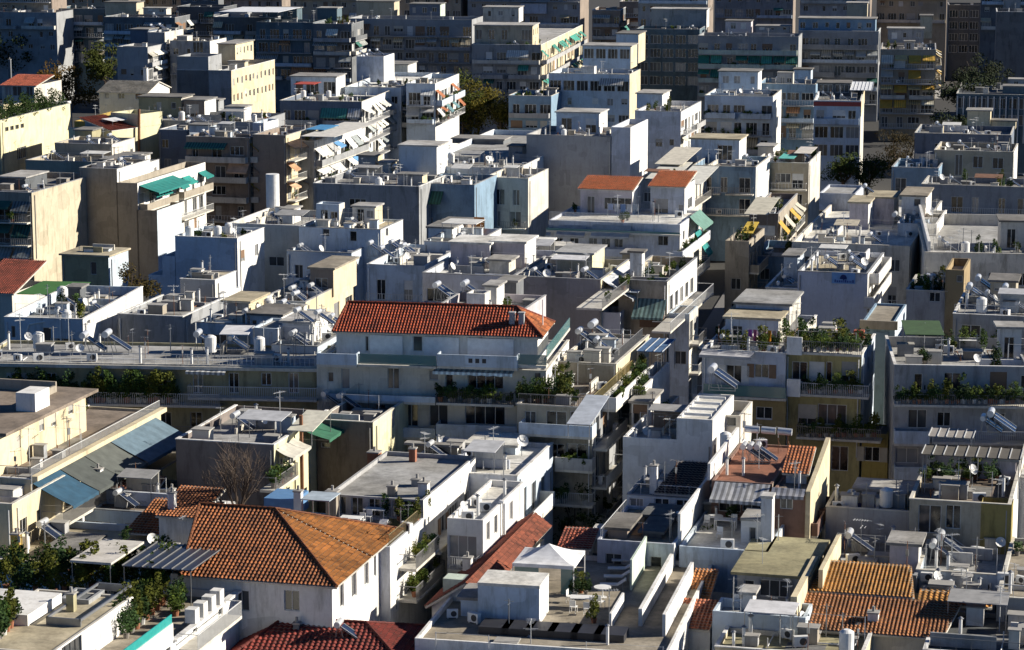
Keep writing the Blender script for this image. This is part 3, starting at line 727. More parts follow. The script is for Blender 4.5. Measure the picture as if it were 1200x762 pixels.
    if not far:
        for i in range(rg.randrange(1, 3)):
            p, q = spot(.4), spot(.4)
            if p and q:
                k = MB(); k.tube((p[0], p[1], z + .12), (q[0], p[1], z + .12), .045, n=5); k.tube((q[0], p[1], z + .12), (q[0], q[1], z + .12), .045, n=5); k.tube((q[0], q[1], z + .02), (q[0], q[1], z + .7), .045, n=5)
                k.build('pipe_run', rg.choice([M_white, M_metal, M_rust]), b.root)
        dm = rg.choice([M_white, M_metal, M_conc]); x = .25 if rg.random() < .5 else m.w - .25
        for x_, y_ in ((x, -.07), (m.w + .07, .8)): k = MB(); k.tube((x_, y_, max(0, b.h - 9)), (x_, y_, b.h - .4), .055, n=6); k.build('drain_pipe', dm, b.root)
        if rg.random() < .38 and m.w > 6:      # a light shelter over part of the roof
            p = spot(1.6)
            if p:
                a, c, h = rg.uniform(1, 2), rg.uniform(.9, 1.6), rg.uniform(2.0, 2.4); u0, u1, v0, v1 = max(.3, p[0] - a), min(m.w - .3, p[0] + a), max(.3, p[1] - c), min(m.D - .3, p[1] + c); k = MB(); d = rg.uniform(.05, .4)
                k.hexa([(u0, v0, z + h - d), (u1, v0, z + h - d), (u1, v1, z + h), (u0, v1, z + h), (u0, v0, z + h - d + .05), (u1, v0, z + h - d + .05), (u1, v1, z + h + .05), (u0, v1, z + h + .05)])
                o = k.build('shelter_roof', fabric(rg.choice([(.6, .6, .58), (.45, .46, .48), (.3, .3, .3), (.5, .45, .35), (.2, .1, .06), (.65, .65, .66)])), b.root); k = MB()
                for x, y, hh in ((u0 + .06, v0 + .06, h - d), (u1 - .06, v0 + .06, h - d), (u1 - .06, v1 - .06, h), (u0 + .06, v1 - .06, h)): k.tube((x, y, z), (x, y, z + hh), .035, n=5)
                k.build('shelter_post', M_metal, o)
                if rg.random() < .6: k = MB(); k.box(u0 + .1, u1 - .1, v1 - .2, v1 - .12, z + .01, z + h - .05); k.build('shelter_wall', plaster(rg.choice(['offwhite', 'mgrey', 'brown', 'white'])), o)
        if rg.random() < .5:      # a stretched wire between two short posts
            p = spot(.4)
            if p: k = MB(); q0 = max(.3, p[0] - 2.5); q1 = min(m.w - .3, p[0] + 2.5); k.tube((q0, p[1], z), (q0, p[1], z + 1.9), .03, n=5); k.tube((q1, p[1], z), (q1, p[1], z + 1.9), .03, n=5); k.tube((q0, p[1], z + 1.85), (q1, p[1], z + 1.85), .012, n=3); k.build('washing_line', M_railw, b.root)
def finish_all(cull=True):
    for b in BUILDINGS:
        if not b.m.op['S'] and b.m.D > 7 and b.rg.random() < .5 and b.label[:4] not in ('big ', 'blan', 'brow') and b.m.par >= 0:
            b.m.floors('S', b.rg.choice(['w', 'ww', 'bb', 'bBb', 'sb', 'vww']), bay=3.8, out=.9)
        if len(b.m.op['F']) < 3 and b.m.par >= 0 and not any(q in b.label for q in ('blank', 'wall', 'windowless', 'concrete', 'cube', 'sign', 'brown', 'terrace', 'hut', 'shed')):
            b.m.floors('F', b.rg.choice(['.w', 'ww', 'wb', '.b'] if b.m.op['F'] else ['ww', 'wb', 'b', 'sw']), bay=3.4, out=.9)
        junk(b)
    for b in BUILDINGS: b.finish()
    bpy.context.view_layer.update()
    global ITEMS
    if cull:
        from mathutils.bvhtree import BVHTree
        V, Fc = [], []
        for o in scn.objects:
            if o.type != 'MESH': continue
            M4 = o.matrix_world; n0 = len(V); V += [M4 @ v.co for v in o.data.vertices]; Fc += [[n0 + i for i in p.vertices] for p in o.data.polygons]
        bvh = BVHTree.FromPolygons(V, Fc); C = Vector((0, 0, HC)); keep = []
        for it in ITEMS:
            r, b, ph, kids, lb = it; seen = 0; x0, y0, _ = proj(r.matrix_world.translation)
            pts = []
            for k in kids:
                bb = [Vector(c) for c in k.bound_box]; ctr = sum(bb, Vector()) / 8
                for q in [ctr] + [ctr.lerp(c, .8) for c in bb]: pts.append(k.matrix_world @ q)
            names = {k.name for k in kids}
            for off in (0,):
                for p in pts:
                    px, py, _ = proj(p)
                    if not (-5 < px < 1205 and -5 < py < 767): continue
                    d = p - C; L = d.length; d.normalize(); loc, _, _, dist = bvh.ray_cast(C, d)
                    if loc is None or dist > L - .45: seen = 1; break
                if seen: break
            if seen: keep.append(it)
            else:
                for k in kids: bpy.data.objects.remove(k)
                bpy.data.objects.remove(r)
        print('items', len(ITEMS), 'kept', len(keep)); ITEMS = keep
    G = {}
    for it in ITEMS:
        if it[4] is None: G.setdefault((it[1].label, it[2]), []).append(it)
    for (bl, ph), L in G.items():
        L.sort(key=lambda i: proj(i[0].location)[0]); n = len(L)
        for i, it in enumerate(L):
            if n == 1: o = ''
            elif n == 2: o = ('left ', 'right ')[i]
            elif i == 0: o = 'leftmost '
            elif i == n - 1: o = 'rightmost '
            elif n == 3: o = 'middle '
            elif i < n / 2 or n > 99: o = ORD[i] + ' from left '
            else: o = ORD[n - 1 - i] + ' from right '
            lab = f'{o}{ph} on the {bl}'
            if len(lab.split()) > 16: lab = lab.replace('leafy potted ', 'potted ').replace('tall potted ', 'tall ').replace('tall television aerial', 'television aerial').replace('short metal ', '').replace('white air conditioner', 'air conditioner').replace('white satellite', 'satellite')
            if len(lab.split()) > 16: lab = lab.replace('potted plant', 'plant').replace('tall shrub', 'shrub').replace('television aerial', 'aerial').replace('solar heater', 'heater').replace('white flue pipe', 'flue').replace(' on the ', ' on ').replace('roof mast', 'mast').replace('satellite dish', 'dish')
            it[0]['label'] = lab
            if len(lab.split()) > 16: print('LONG', lab)

# ================================================================== THE PLACE
# ground: one dark sheet to the horizon, streets with kerbs
def quadsheet(name, pts, z, mat, kind='structure'):
    m = MB(); m.quad(*[(p[0], p[1], z) for p in pts]); o = m.build(name, mat); o['kind'] = kind; return o
quadsheet('ground', [(-2500, 20), (2500, 20), (2500, 4500), (-2500, 4500)], 0, flat((.035, .034, .032), .95, var=.4, name='earth'))
def street(name, p0, p1, w_):
    a, c = Vector(p0), Vector(p1); d = (c - a).normalized(); n = Vector((d.y, -d.x)); e = n * w_ / 2
    quadsheet(name, [a - e, a + e, c + e, c - e], .004, flat((.05, .05, .052), .9, name='asphalt'))
    m = MB()
    for s_ in (-1, 1):
        q = [a + n * s_ * w_ / 2, a + n * s_ * (w_ / 2 + 2), c + n * s_ * (w_ / 2 + 2), c + n * s_ * w_ / 2]
        if s_ < 0: q = q[::-1]
        m.prism([(v.x, v.y, 0) for v in q], (0, 0, .14))
    o = m.build('pavement', flat((.16, .155, .15), .9, name='paving')); o['kind'] = 'structure'
a_ = P(700, 700, 0); b_ = P(905, 320, 0); street('road', (a_.x, a_.y), (b_.x, b_.y), 6)
a_ = P(1085, 290, 0); b_ = P(1110, 130, 0); street('road', (a_.x, a_.y), (b_.x, b_.y), 7)

A_W = [(.55, .53, .47), (.60, .60, .58), (.40, .44, .44)]; A_G = [(.03, .22, .17), (.05, .25, .20)]; A_Y = [(.50, .30, .05), (.55, .42, .20), (.5, .47, .38)]; A_P = [(.62, .36, .20), (.60, .40, .26)]; A_B = [(.12, .30, .55), (.55, .55, .55)]

# ---- farthest rows (top edge of the picture), shade put into their dark wall colours
def fill(labels, y, xs, hh, cols, F='www', seed=1, jit=6, **k):
    rg = random.Random(seed)
    for lb, (xa, xb) in zip(labels, xs):
        c = rg.choice(cols); B = Bld(lb, xa, xb, y + rg.uniform(-jit, jit), D=rg.uniform(10, 16), h=hh + rg.uniform(-1.5, 1.5), a=10, col=c, scol='brown', F=F, **k)  # right sides painted brown so they stay dark in the sun
        if xb - xa > 34: B.top(xa + 6, xa + 6 + (xb - xa) * .35, B_y(B, xa + 6, 4), 14, D=4, col=rg.choice(['offwhite', 'sand', 'mgrey']), F='w')
        clutter(B, solar=1, aerial=2, ac=1, vent=1)
def B_y(B, px, dist=3):
    """pixel row on B's roof, `dist` metres behind its front edge"""
    lo = proj(B.W((0, dist, B.zr)))[1]; return lo
fill(['farthest grey block over the top left corner', 'farthest block above the dark garden trees', 'farthest beige block behind the long roof room', 'farthest block above the wide white canopy', 'farthest block left of the cream penthouses',
      'farthest block above the teal shaded block', 'farthest block behind the cream corner block', 'farthest block beside the dark avenue', 'farthest dark block at top centre right', 'farthest block behind the green awnings',
      'farthest block above the slim striped block', 'farthest block at the top right corner'],
     -18, [(-40, 60), (66, 150), (155, 240), (245, 330), (340, 420), (428, 540), (548, 680), (748, 830), (838, 930), (938, 1020), (1028, 1110), (1150, 1240)], 26, ['dgrey', 'tan', 'grey', 'mgrey', 'beige'], F='bwb', seed=3)

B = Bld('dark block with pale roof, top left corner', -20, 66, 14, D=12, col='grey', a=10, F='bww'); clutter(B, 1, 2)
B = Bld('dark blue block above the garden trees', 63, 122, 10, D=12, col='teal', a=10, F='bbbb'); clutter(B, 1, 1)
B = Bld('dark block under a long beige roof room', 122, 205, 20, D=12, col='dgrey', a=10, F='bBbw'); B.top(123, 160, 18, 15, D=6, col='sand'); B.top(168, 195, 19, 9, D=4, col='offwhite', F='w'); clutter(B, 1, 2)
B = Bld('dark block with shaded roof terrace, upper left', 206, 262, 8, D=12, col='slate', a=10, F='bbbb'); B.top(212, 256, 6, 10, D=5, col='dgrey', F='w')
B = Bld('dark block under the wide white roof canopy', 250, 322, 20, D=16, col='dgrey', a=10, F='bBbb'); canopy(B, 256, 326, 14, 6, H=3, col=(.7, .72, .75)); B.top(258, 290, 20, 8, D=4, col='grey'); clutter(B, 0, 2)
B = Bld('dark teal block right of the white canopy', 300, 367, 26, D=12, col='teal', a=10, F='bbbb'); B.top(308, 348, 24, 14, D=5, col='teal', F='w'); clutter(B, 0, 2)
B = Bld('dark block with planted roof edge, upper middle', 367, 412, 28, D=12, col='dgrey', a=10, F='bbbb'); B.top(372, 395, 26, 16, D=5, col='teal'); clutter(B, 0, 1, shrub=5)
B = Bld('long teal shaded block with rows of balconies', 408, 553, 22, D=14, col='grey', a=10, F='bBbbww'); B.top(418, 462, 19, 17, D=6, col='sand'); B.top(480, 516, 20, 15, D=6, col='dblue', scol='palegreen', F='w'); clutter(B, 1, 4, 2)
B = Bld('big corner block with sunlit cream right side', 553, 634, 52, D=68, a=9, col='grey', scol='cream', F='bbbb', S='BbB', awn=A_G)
B.fv(556, 624, 30, v=2.5, D=9, z0=B.zr, col='beige', scol='cream', F='d', par=0, S='w'); B.top(566, 608, 26, 17, D=7, col='offwhite', scol='white', F='w'); B.top(560, 590, 12, 14, D=7, col='lilac', scol='white')
B.top(610, 640, 16, 12, D=10, col='lilac'); clutter(B, 2, 5, 2, 3, plant=4)
B = Bld('dark block filling the avenue gap, top middle', 694, 727, 12, D=14, col='brown', a=8, scol='dgrey', F='bbbb')  # added dark filler hiding the bright side wall behind it
B = Bld('dark brown block at the avenue end, top middle', 726, 762, 2, D=12, col='brown', a=10, F='bbbb'); clutter(B, 0, 1, shrub=3)
tree(752, 20, 16, 6, 5, 'yellow autumn tree at the top of the dark avenue', col=(.35, .22, .03), n=1600, leaf=.3)
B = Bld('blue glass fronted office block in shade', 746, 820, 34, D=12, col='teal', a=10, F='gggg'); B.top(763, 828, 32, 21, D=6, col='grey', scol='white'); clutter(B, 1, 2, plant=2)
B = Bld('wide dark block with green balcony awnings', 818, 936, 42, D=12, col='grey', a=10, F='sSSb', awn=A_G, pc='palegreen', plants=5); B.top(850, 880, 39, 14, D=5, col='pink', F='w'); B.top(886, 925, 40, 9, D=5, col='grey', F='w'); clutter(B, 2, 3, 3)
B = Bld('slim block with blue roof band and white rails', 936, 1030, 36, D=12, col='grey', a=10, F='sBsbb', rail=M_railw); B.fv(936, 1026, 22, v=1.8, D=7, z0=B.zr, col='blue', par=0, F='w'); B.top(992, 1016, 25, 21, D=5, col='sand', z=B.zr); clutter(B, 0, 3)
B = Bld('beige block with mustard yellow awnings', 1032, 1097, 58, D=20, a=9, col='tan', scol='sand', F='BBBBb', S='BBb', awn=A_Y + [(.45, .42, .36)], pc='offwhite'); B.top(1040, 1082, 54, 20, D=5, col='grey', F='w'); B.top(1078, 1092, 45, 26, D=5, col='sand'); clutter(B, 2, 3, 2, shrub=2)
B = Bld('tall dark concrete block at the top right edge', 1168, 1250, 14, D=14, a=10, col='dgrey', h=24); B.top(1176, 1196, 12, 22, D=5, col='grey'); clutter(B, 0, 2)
B = Bld('black glazed block closing the dark avenue', 1112, 1172, 6, D=12, a=8, col='slate', h=20, F='gggg')  # added block, near black to fill in the avenue's shade
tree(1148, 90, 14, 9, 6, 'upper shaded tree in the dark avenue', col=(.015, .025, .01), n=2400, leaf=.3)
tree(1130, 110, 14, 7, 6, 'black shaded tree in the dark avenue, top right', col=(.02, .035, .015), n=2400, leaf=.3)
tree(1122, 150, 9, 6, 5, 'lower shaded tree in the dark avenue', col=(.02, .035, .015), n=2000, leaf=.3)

# ---- upper left
tree(18, 58, 12, 9, 7, 'dark green tree at the left edge of the garden', col=(.03, .05, .015), n=3500, leaf=.32, group='garden trees upper left')
tree(122, 76, 12, 9, 5, 'olive green tree left of the grey tower', col=(.07, .09, .02), n=3000, leaf=.3, group='garden trees upper left')
tree(82, 100, 11, 9, 6.5, 'rusty autumn tree beside the red roof terrace', col=(.13, .08, .02), n=3500, leaf=.28, group='garden trees upper left')
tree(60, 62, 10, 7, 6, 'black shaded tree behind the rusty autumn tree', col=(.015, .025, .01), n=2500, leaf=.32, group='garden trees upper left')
B = Bld('low grey block left of the windowless tower', 137, 173, 55, D=10, col='mgrey', a=12, F='.w'); B.top(153, 174, 52, 17, D=6, col='dblue')
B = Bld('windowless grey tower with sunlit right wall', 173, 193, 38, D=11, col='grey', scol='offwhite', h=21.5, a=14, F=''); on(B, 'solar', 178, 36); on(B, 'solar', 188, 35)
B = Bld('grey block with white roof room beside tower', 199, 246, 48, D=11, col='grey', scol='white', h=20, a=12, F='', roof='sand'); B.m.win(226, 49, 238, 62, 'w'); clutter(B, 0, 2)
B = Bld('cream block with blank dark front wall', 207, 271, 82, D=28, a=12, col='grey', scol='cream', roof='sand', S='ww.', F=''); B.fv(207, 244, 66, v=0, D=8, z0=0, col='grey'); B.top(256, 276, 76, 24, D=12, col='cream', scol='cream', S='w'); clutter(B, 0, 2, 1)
B = Bld('small house with shallow grey pitched roof', 116, 172, 108, D=12, a=12, col='offwhite', scol='white', par=-1, F='w')
u = B.m.w; z = B.h; slope(B, (-.3, -.4, z), (u + .3, -.4, z), [(u + .3, 6, z + 1.6), (-.3, 6, z + 1.6)], (.25, .24, .22), amp=.02); slope(B, (u + .3, 12.3, z), (-.3, 12.3, z), [(-.3, 6, z + 1.6), (u + .3, 6, z + 1.6)], (.25, .24, .22), amp=.02)
m = MB(); m.tri((u, 0, z), (u, 12, z), (u, 6, z + 1.6)); m.build('gable', plaster('white'), B.root); chimney(B, 171, 100, 20, .7, 'white', z=z)
B = Bld('cluttered flat roofed block behind yellow house', 128, 300, 140, D=16, a=12, col='grey', F='bb'); B.top(163, 213, 136, 22, D=6, col='olive', scol='offwhite', F='w'); B.top(216, 240, 138, 20, D=6, col='brown', scol='white', F='d')
B.top(265, 286, 142, 16, D=4, col='bluewhite', scol='white'); B.top(243, 256, 130, 12, D=3, col='grey'); clutter(B, 5, 9, 4, 5, 1, 2, 5, 5)
B = Bld('small white roofed block beside dark balconies', 296, 309, 144, D=7, a=14, col='bluewhite', scol='white', F='w', h=17); clutter(B, 0, 1, 0)
B = Bld('red roofed terrace house at the left edge', 2, 40, 100, D=14, a=12, col='offwhite', F='d', h=15, par=-1); u = B.m.w; z = B.h
slope(B, (-.3, -.3, z), (u + .6, -.3, z), [(u + .6, 9, z + 1.4), (-.3, 9, z + 1.4)], (.36, .09, .05)); chimney(B, 12, 92, 22, .5, 'dgrey', z=z)
B = Bld('big cream wall under the roof garden', -60, 0, 140, D=31, a=12, col='lyellow', scol='lyellow', h=15.5)
for i in range(4): B.m.win(6 + i * 6, 149 - i * 1.3, 10 + i * 6, 154 - i * 1.3, 'hole', 'S')
B.m.win(20, 172, 31, 186, 'w', 'S')
for i in range(9):
    p = (B.m.w - .9 - (i % 2) * 1.3, 2 + i * 3.2, B.zr); m = MB(); rg = random.Random(i); m.leaves((p[0], p[1], p[2] + 1.3), (1.5, 1.9, 1.2 + .5 * (i % 3)), 420, .2, rg, 0); m.leaves((p[0] - 1, p[1], p[2] + 2.8), (.9, .9, 1.3), 140, .18, rg, 0)
    loose(B, m, 'roof_garden_shrub', leafmat((.035, .07, .02)), ['nearest', 'second nearest', 'third nearest', 'fourth nearest', 'middle', 'fourth farthest', 'third farthest', 'second farthest', 'farthest'][i] + ' dense green shrub on the big cream wall roof garden', 'shrub', 'shrubs of the roof garden upper left')
B = Bld('white stair block right of the roof garden', 52, 66, 122, D=7, a=12, col='grey', scol='white', h=15, F=''); clutter(B, 0, 1)
B = Bld('ochre yellow house with round window', 87, 103, 142, D=17, a=12, col='ochre', scol='lyellow', F='w', h=15.2); B.m.win(116, 136, 124, 148, 'w', 'S'); clutter(B, 0, 2)  # ochre front is a yellow wall with shade put into its colour
B = Bld('bright yellow house with a gable and chimney', 131, 190, 154, D=9, a=-58, col='lyellow', h=15.5, F=''); B.m.win(147, 176, 151, 182, 'w'); B.fv(163, 190, 134, v=-.05, D=6, z0=0, col='lyellow')
m = MB(); p = B.pl(163, 205, 1, -.6); q = B.pl(163, 128, 1, -.6); m.tube(p, q, .22, n=10); m.build('flue', M_rust, B.root); u = B.m.w
slope(B, (0, .2, B.h + .02), (u * .5, .2, B.h + .02), [(u * .5, 7, B.h + 1.8), (0, 7, B.h + 1.8)], (.30, .07, .04))
B = Bld('low block with balconies below yellow house', 64, 131, 168, D=10, a=12, col='beige', scol='offwhite', F='bdw', roof='dgrey'); clutter(B, 3, 3, 1, 1); B.top(88, 108, 165, 12, D=4, col='olive')
B = Bld('block with dark doors left of white roof room', 30, 125, 188, D=9, a=13, col='beige', F='d', h=13.6); clutter(B, 2, 3, 2, 2, 1)
B = Bld('small block with bright white flat roof', 108, 146, 198, dy=12, a=14, col='grey', scol='white', roof='white', F='', S='d', h=14.6, par=.15)
B = Bld('dark brown balcony block with peach awnings', 218, 292, 160, D=10, a=14.5, col='brown', scol='tan', par=.5, h=16, F='bbbb', S='BBBb', awn=A_P + [(.62, .36, .05)], roof='mgrey', pc='offwhite'); clutter(B, 3, 6, 3, 3)
B.top(222, 246, 155, 8, D=3, col='bluewhite')
B = Bld('shaded blue grey block left of brown balconies', 186, 219, 152, D=12, a=14.5, col='dblue', h=15.6, F='www'); clutter(B, 1, 2, 2)
B = Bld('grey brown blank block with peach side awnings', 296, 335, 158, D=15, a=14.5, col='brown', scol='cream', h=16.5, S='BBB', awn=A_P, F='', out=1.3); clutter(B, 0, 3, 1)
B = Bld('block with white and blue terrace awnings', 336, 368, 165, D=25, a=14, col='grey', scol='white', h=15, S='SSb', awn=A_B + A_W, F='', plants=4); canopy(B, 352, 392, 160, 18, H=2.2, col=(.62, .6, .55)); canopy(B, 358, 380, 152, 6, H=2.5, col=(.05, .25, .5), label='blue tarpaulin canopy'); clutter(B, 0, 3, 1, shrub=3)
B = Bld('long shaded block with flat roof of white rooms', 328, 424, 118, D=36, a=10, col='dblue', scol='white', roof='white', S='BBB', awn=A_W, F='bb'); B.top(341, 394, 112, 22, D=7, col='bluewhite', scol='white', F='d'); canopy(B, 344, 368, 99, 3, H=.3, col=(.4, .05, .03), z=B.zr + 2.6); clutter(B, 2, 9, 3, 4, 2, 2, 3, 5)
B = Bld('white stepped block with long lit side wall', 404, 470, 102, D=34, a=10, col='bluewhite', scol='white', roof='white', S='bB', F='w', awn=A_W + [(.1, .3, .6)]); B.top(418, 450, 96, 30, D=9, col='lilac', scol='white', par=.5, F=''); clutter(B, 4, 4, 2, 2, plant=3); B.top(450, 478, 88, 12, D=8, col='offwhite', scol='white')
on(B, 'solar', 424, 68, z=B.vols[1].z1 - .5); on(B, 'solar', 434, 67, z=B.vols[1].z1 - .5); on(B, 'solar', 443, 66, z=B.vols[1].z1 - .5)
B = Bld('white corner block with terracotta awning', 476, 510, 98, D=22, a=10, col='bluewhite', scol='white', S='SB', F='BB', awn=[(.33, .12, .05), (.10, .2, .22), (.5, .5, .48)], h=18.5, plants=3, roof='dgrey'); clutter(B, 0, 3, 1)
tree(560, 122, 11, 9, 6.5, 'orange tinged tree in front of the teal block', col=(.14, .12, .02), n=5000, leaf=.26, group='street trees middle')
tree(542, 116, 12, 9, 5, 'greener tree left of the orange tinged tree', col=(.08, .10, .02), n=3000, leaf=.26, group='street trees middle')
tree(586, 134, 10, 6, 4, 'small bushy tree right of the orange tinged tree', col=(.11, .10, .02), n=2400, leaf=.24, group='street trees middle')

# ---- upper right
B = Bld('low bluish block with busy roof', 596, 646, 112, D=12, a=12, col='blue', F='bs', h=14); clutter(B, 2, 3, 2, plant=6)
B = Bld('pale blue block with stepped cream right wall', 643, 738, 86, D=13, a=12, col='bluewhite', scol='cream', F='gwb', h=17.5); B.top(683, 739, 80, 26, D=8, col='bluewhite', scol='cream', F='g'); B.top(722, 748, 74, 34, D=9, col='bluewhite', scol='cream'); clutter(B, 1, 6, 4, 3, 2)
B.m.awn(703, 731, 92, 100, col=(.55, .54, .5))
B = Bld('white block with bright blank right wall', 744, 798, 130, D=20, a=14, col='lilac', scol='white', F='.w', h=16); B.top(746, 776, 127, 17, D=7, col='bluewhite', scol='white'); clutter(B, 0, 4, 2, 2, shrub=5)
B = Bld('white terraced block with plants on long balcony', 826, 906, 112, D=14, a=12, col='bluewhite', scol='white', F='sbb', plants=9, h=16.5); B.top(842, 888, 108, 24, D=6, col='bluewhite', scol='white', F='w'); clutter(B, 4, 4, 3, 2, 2)
B = Bld('blue grey block left of the red banded office', 888, 956, 98, D=12, a=12, col='blue', F='bbb', h=16.8); B.top(930, 950, 94, 12, D=4, col='bluewhite'); clutter(B, 2, 3, 2, 1)
B = Bld('office block with a red band below its roof', 954, 1009, 118, D=26, a=9, col='bluewhite', scol='offwhite', F='sgg', h=17.5, roof='dgrey', pc='bluewhite')
m = MB(); m.box(-.06, B.m.w + .06, -.07, -.003, B.h - .9, B.h - .15); m.build('red_band', flat((.32, .05, .04)), B.root); m = MB(); m.box(B.m.w + .003, B.m.w + .07, 0, B.D, B.h - 2.6, B.h - .1); m.build('upper_cladding', plaster('cream'), B.root)  # cream strip along the top of the right wall
B.top(958, 996, 112, 14, D=6, col='slate', F='g'); canopy(B, 996, 1022, 106, 10, H=1.5, col=(.7, .72, .75), ribs=6); clutter(B, 2, 3, 2, 2)
tree(1016, 200, 8, 6, 4, 'dark green street tree below the red banded office', col=(.03, .06, .015), n=2600, leaf=.2, group='street trees upper right')
tree(988, 200, 8, 5, 3.4, 'olive street tree left of the dark green tree', col=(.06, .09, .02), n=2600, leaf=.2, group='street trees upper right')
tree(1052, 176, 8, 8, 4.5, 'brown bare looking tree beside the dark avenue', col=(.045, .035, .015), n=2400, leaf=.2, group='street trees upper right')
tree(935, 200, 9, 4, 2.5, 'rusty small tree among the roof terraces', col=(.14, .10, .02), n=1500, leaf=.2, group='street trees upper right')
B = Bld('grey roofed hall with tall white columns', 1121, 1230, 110, D=24, a=12, col='teal', F='', h=15, par=.2, roof='dgrey', scol='teal')
B.m.floors('F', 'gg', bay=2.2); m = MB()
for i in range(16): x = .1 + i * B.m.w / 15.2; m.box(x, x + .22, -.5, -.003, 6, B.h - .4)
m.build('column_row', M_railw, B.root)
B = Bld('shaded block carrying two cream roof rooms', 1072, 1185, 156, D=14, a=13, col='dblue', F='bb', h=14.5); B.top(1133, 1160, 151, 21, D=4, col='cream', scol='cream'); B.top(1160, 1190, 151, 9, D=3, col='cream'); clutter(B, 2, 5, 3, 2, 2)
B = Bld('grey beige block with three dark openings', 1095, 1188, 176, D=12, a=14, col='beige', scol='white', h=14.3, roof='dgrey'); B.m.win(1119, 181, 1128, 206, 'd'); B.m.win(1140, 183, 1152, 197); B.m.win(1163, 185, 1176, 198); clutter(B, 2, 5, 2, 2, 1)
B = Bld('low white walled roofs beside the dark garden', 1045, 1100, 196, D=12, a=14, col='blue', F='b', h=12.5, roof='white'); clutter(B, 1, 3, 3, 2, 1)
B = Bld('long low parapet block behind the dark garden', 1080, 1240, 216, D=10, a=14.5, col='grey', F='b', h=13, plants=8); clutter(B, 2, 6, 2, 2, 1, shrub=8)

# ---- centre, rows 3 and 4
B = Bld('wide flat roofed block bristling with aerials', 478, 608, 194, dy=42, a=13.5, col='bluewhite', scol='white', h=13.8, F='ww', roof='mgrey'); B.top(468, 512, 205, 34, D=6, col='bluewhite', scol='white', z=B.zr)
B.top(530, 590, 168, 5, D=5, col='dgrey'); B.top(596, 612, 186, 14, D=3, col='grey', scol='white'); clutter(B, 3, 12, 5, 6, 3, 3, 6)
B = Bld('cream roof clutter block beside small white room', 398, 470, 206, D=13, a=14, col='offwhite', scol='cream', h=13.5, F='ww', roof='mgrey'); B.top(420, 440, 203, 20, D=4, col='grey', scol='cream'); B.top(444, 458, 204, 13, D=3, col='offwhite', scol='cream'); clutter(B, 2, 5, 3, 4, 2, 2, 3)
B = Bld('huge blank blue grey concrete wall block', 617, 717, 158, D=14, a=14.5, col='mgrey', h=17, roof='mgrey'); B.fv(716, 739, 149, v=0, D=13, z0=0, col='lilac', scol='white'); B.top(652, 702, 156, 24, D=6, col='bluewhite', scol='white', F='d'); B.fv(600, 617, 180, v=.2, D=8, z0=0, col='grey'); clutter(B, 2, 5, 2, 3, 1, 1)
B = Bld('roof terrace block under pale sun sheets', 744, 800, 212, dy=34, a=14.5, col='grey', scol='offwhite', h=13.8, F='w', S='b'); canopy(B, 767, 800, 186, 14, H=3.2, tilt=.8, col=(.62, .58, .48)); canopy(B, 756, 790, 203, 14, H=2.3, tilt=.8, col=(.66, .64, .56)); canopy(B, 790, 822, 208, 14, H=2.4, tilt=.9, col=(.68, .67, .6)); clutter(B, 0, 3, 1, 1, shrub=4)
B = Bld('white roof room block right of the sun sheets', 812, 886, 194, D=14, a=14, col='blue', scol='white', h=14, F='bb', roof='mgrey'); B.top(809, 866, 190, 27, D=7, col='bluewhite', scol='white', F='d', roof='sand'); clutter(B, 1, 5, 3, 2)
B = Bld('block with cluttered terraces left of avenue trees', 884, 948, 190, D=16, a=13, col='beige', scol='offwhite', h=13, F='bb'); B.top(888, 906, 186, 14, D=4, col='offwhite', scol='white'); canopy(B, 912, 930, 186, 8, H=1.8, col=(.1, .45, .4)); canopy(B, 930, 950, 180, 8, H=2.2, col=(.6, .56, .5)); clutter(B, 2, 6, 3, 3, 1, 1, 3, 4, 4)
B = Bld('low block with yellow and cream canopies', 878, 912, 250, D=22, a=13, col='brown', scol='tan', h=11, F='b', S='B', awn=A_Y, plants=6); canopy(B, 872, 900, 245, 14, H=3, tilt=.7, col=(.55, .52, .42)); canopy(B, 868, 882, 268, 8, H=2.5, tilt=.6, col=(.6, .42, .05), label='mustard yellow canopy'); clutter(B, 0, 4, 1, 1, shrub=6)
B = Bld('dark grey blank block with recessed window', 367, 491, 215, D=13, a=14.5, col='grey', h=14.5, roof='mgrey'); B.m.win(409, 233, 429, 245); clutter(B, 1, 7, 3, 3, 1, 1, 4)
B = Bld('shaded blue block with green side awning', 490, 556, 215, D=12, a=14.5, col='blue', h=14.2, roof='mgrey', F='.b'); B.m.awn(495, 520, 224, 238, proj_=1.6, col=(.04, .14, .10)); clutter(B, 1, 4, 2, 2)
B = Bld('narrow white block with stacked dark balconies', 568, 619, 208, D=12, a=14.5, col='offwhite', h=13.8, F='dbbb', roof='mgrey'); clutter(B, 1, 3, 2, 2)
B = Bld('beige block with green awnings, left edge', -30, 37, 224, D=22, a=14.5, col='tan', scol='sand', h=14.2, F='BBBB', awn=[(.03, .12, .09), (.2, .22, .22)], plants=4); B.top(0, 30, 222, 14, D=7, col='slate'); clutter(B, 1, 3, 2)
B = Bld('big brown blank wall with teal side awning', 93, 137, 197, D=12, a=14.5, col='tan', scol='white', h=15.5, roof='sand')
v_ = B.fv(136, 161, 214, v=0, D=26, z0=0, col='tan', scol='white'); v_.floors('S', 'Sbb', awn=[(.01, .19, .17)], out=1.3); v_.awning('S', .5, 13, v_.z1 - .4, 3.0, .9, (.01, .19, .17), label='long teal green awning'); B.fv(160, 184, 246, v=0, D=9, z0=0, col='tan', scol='bluewhite'); clutter(B, 1, 2, 1, 2)
B.top(118, 146, 200, 12, D=10, col='grey', scol='white', z=v_.z1 - .8)
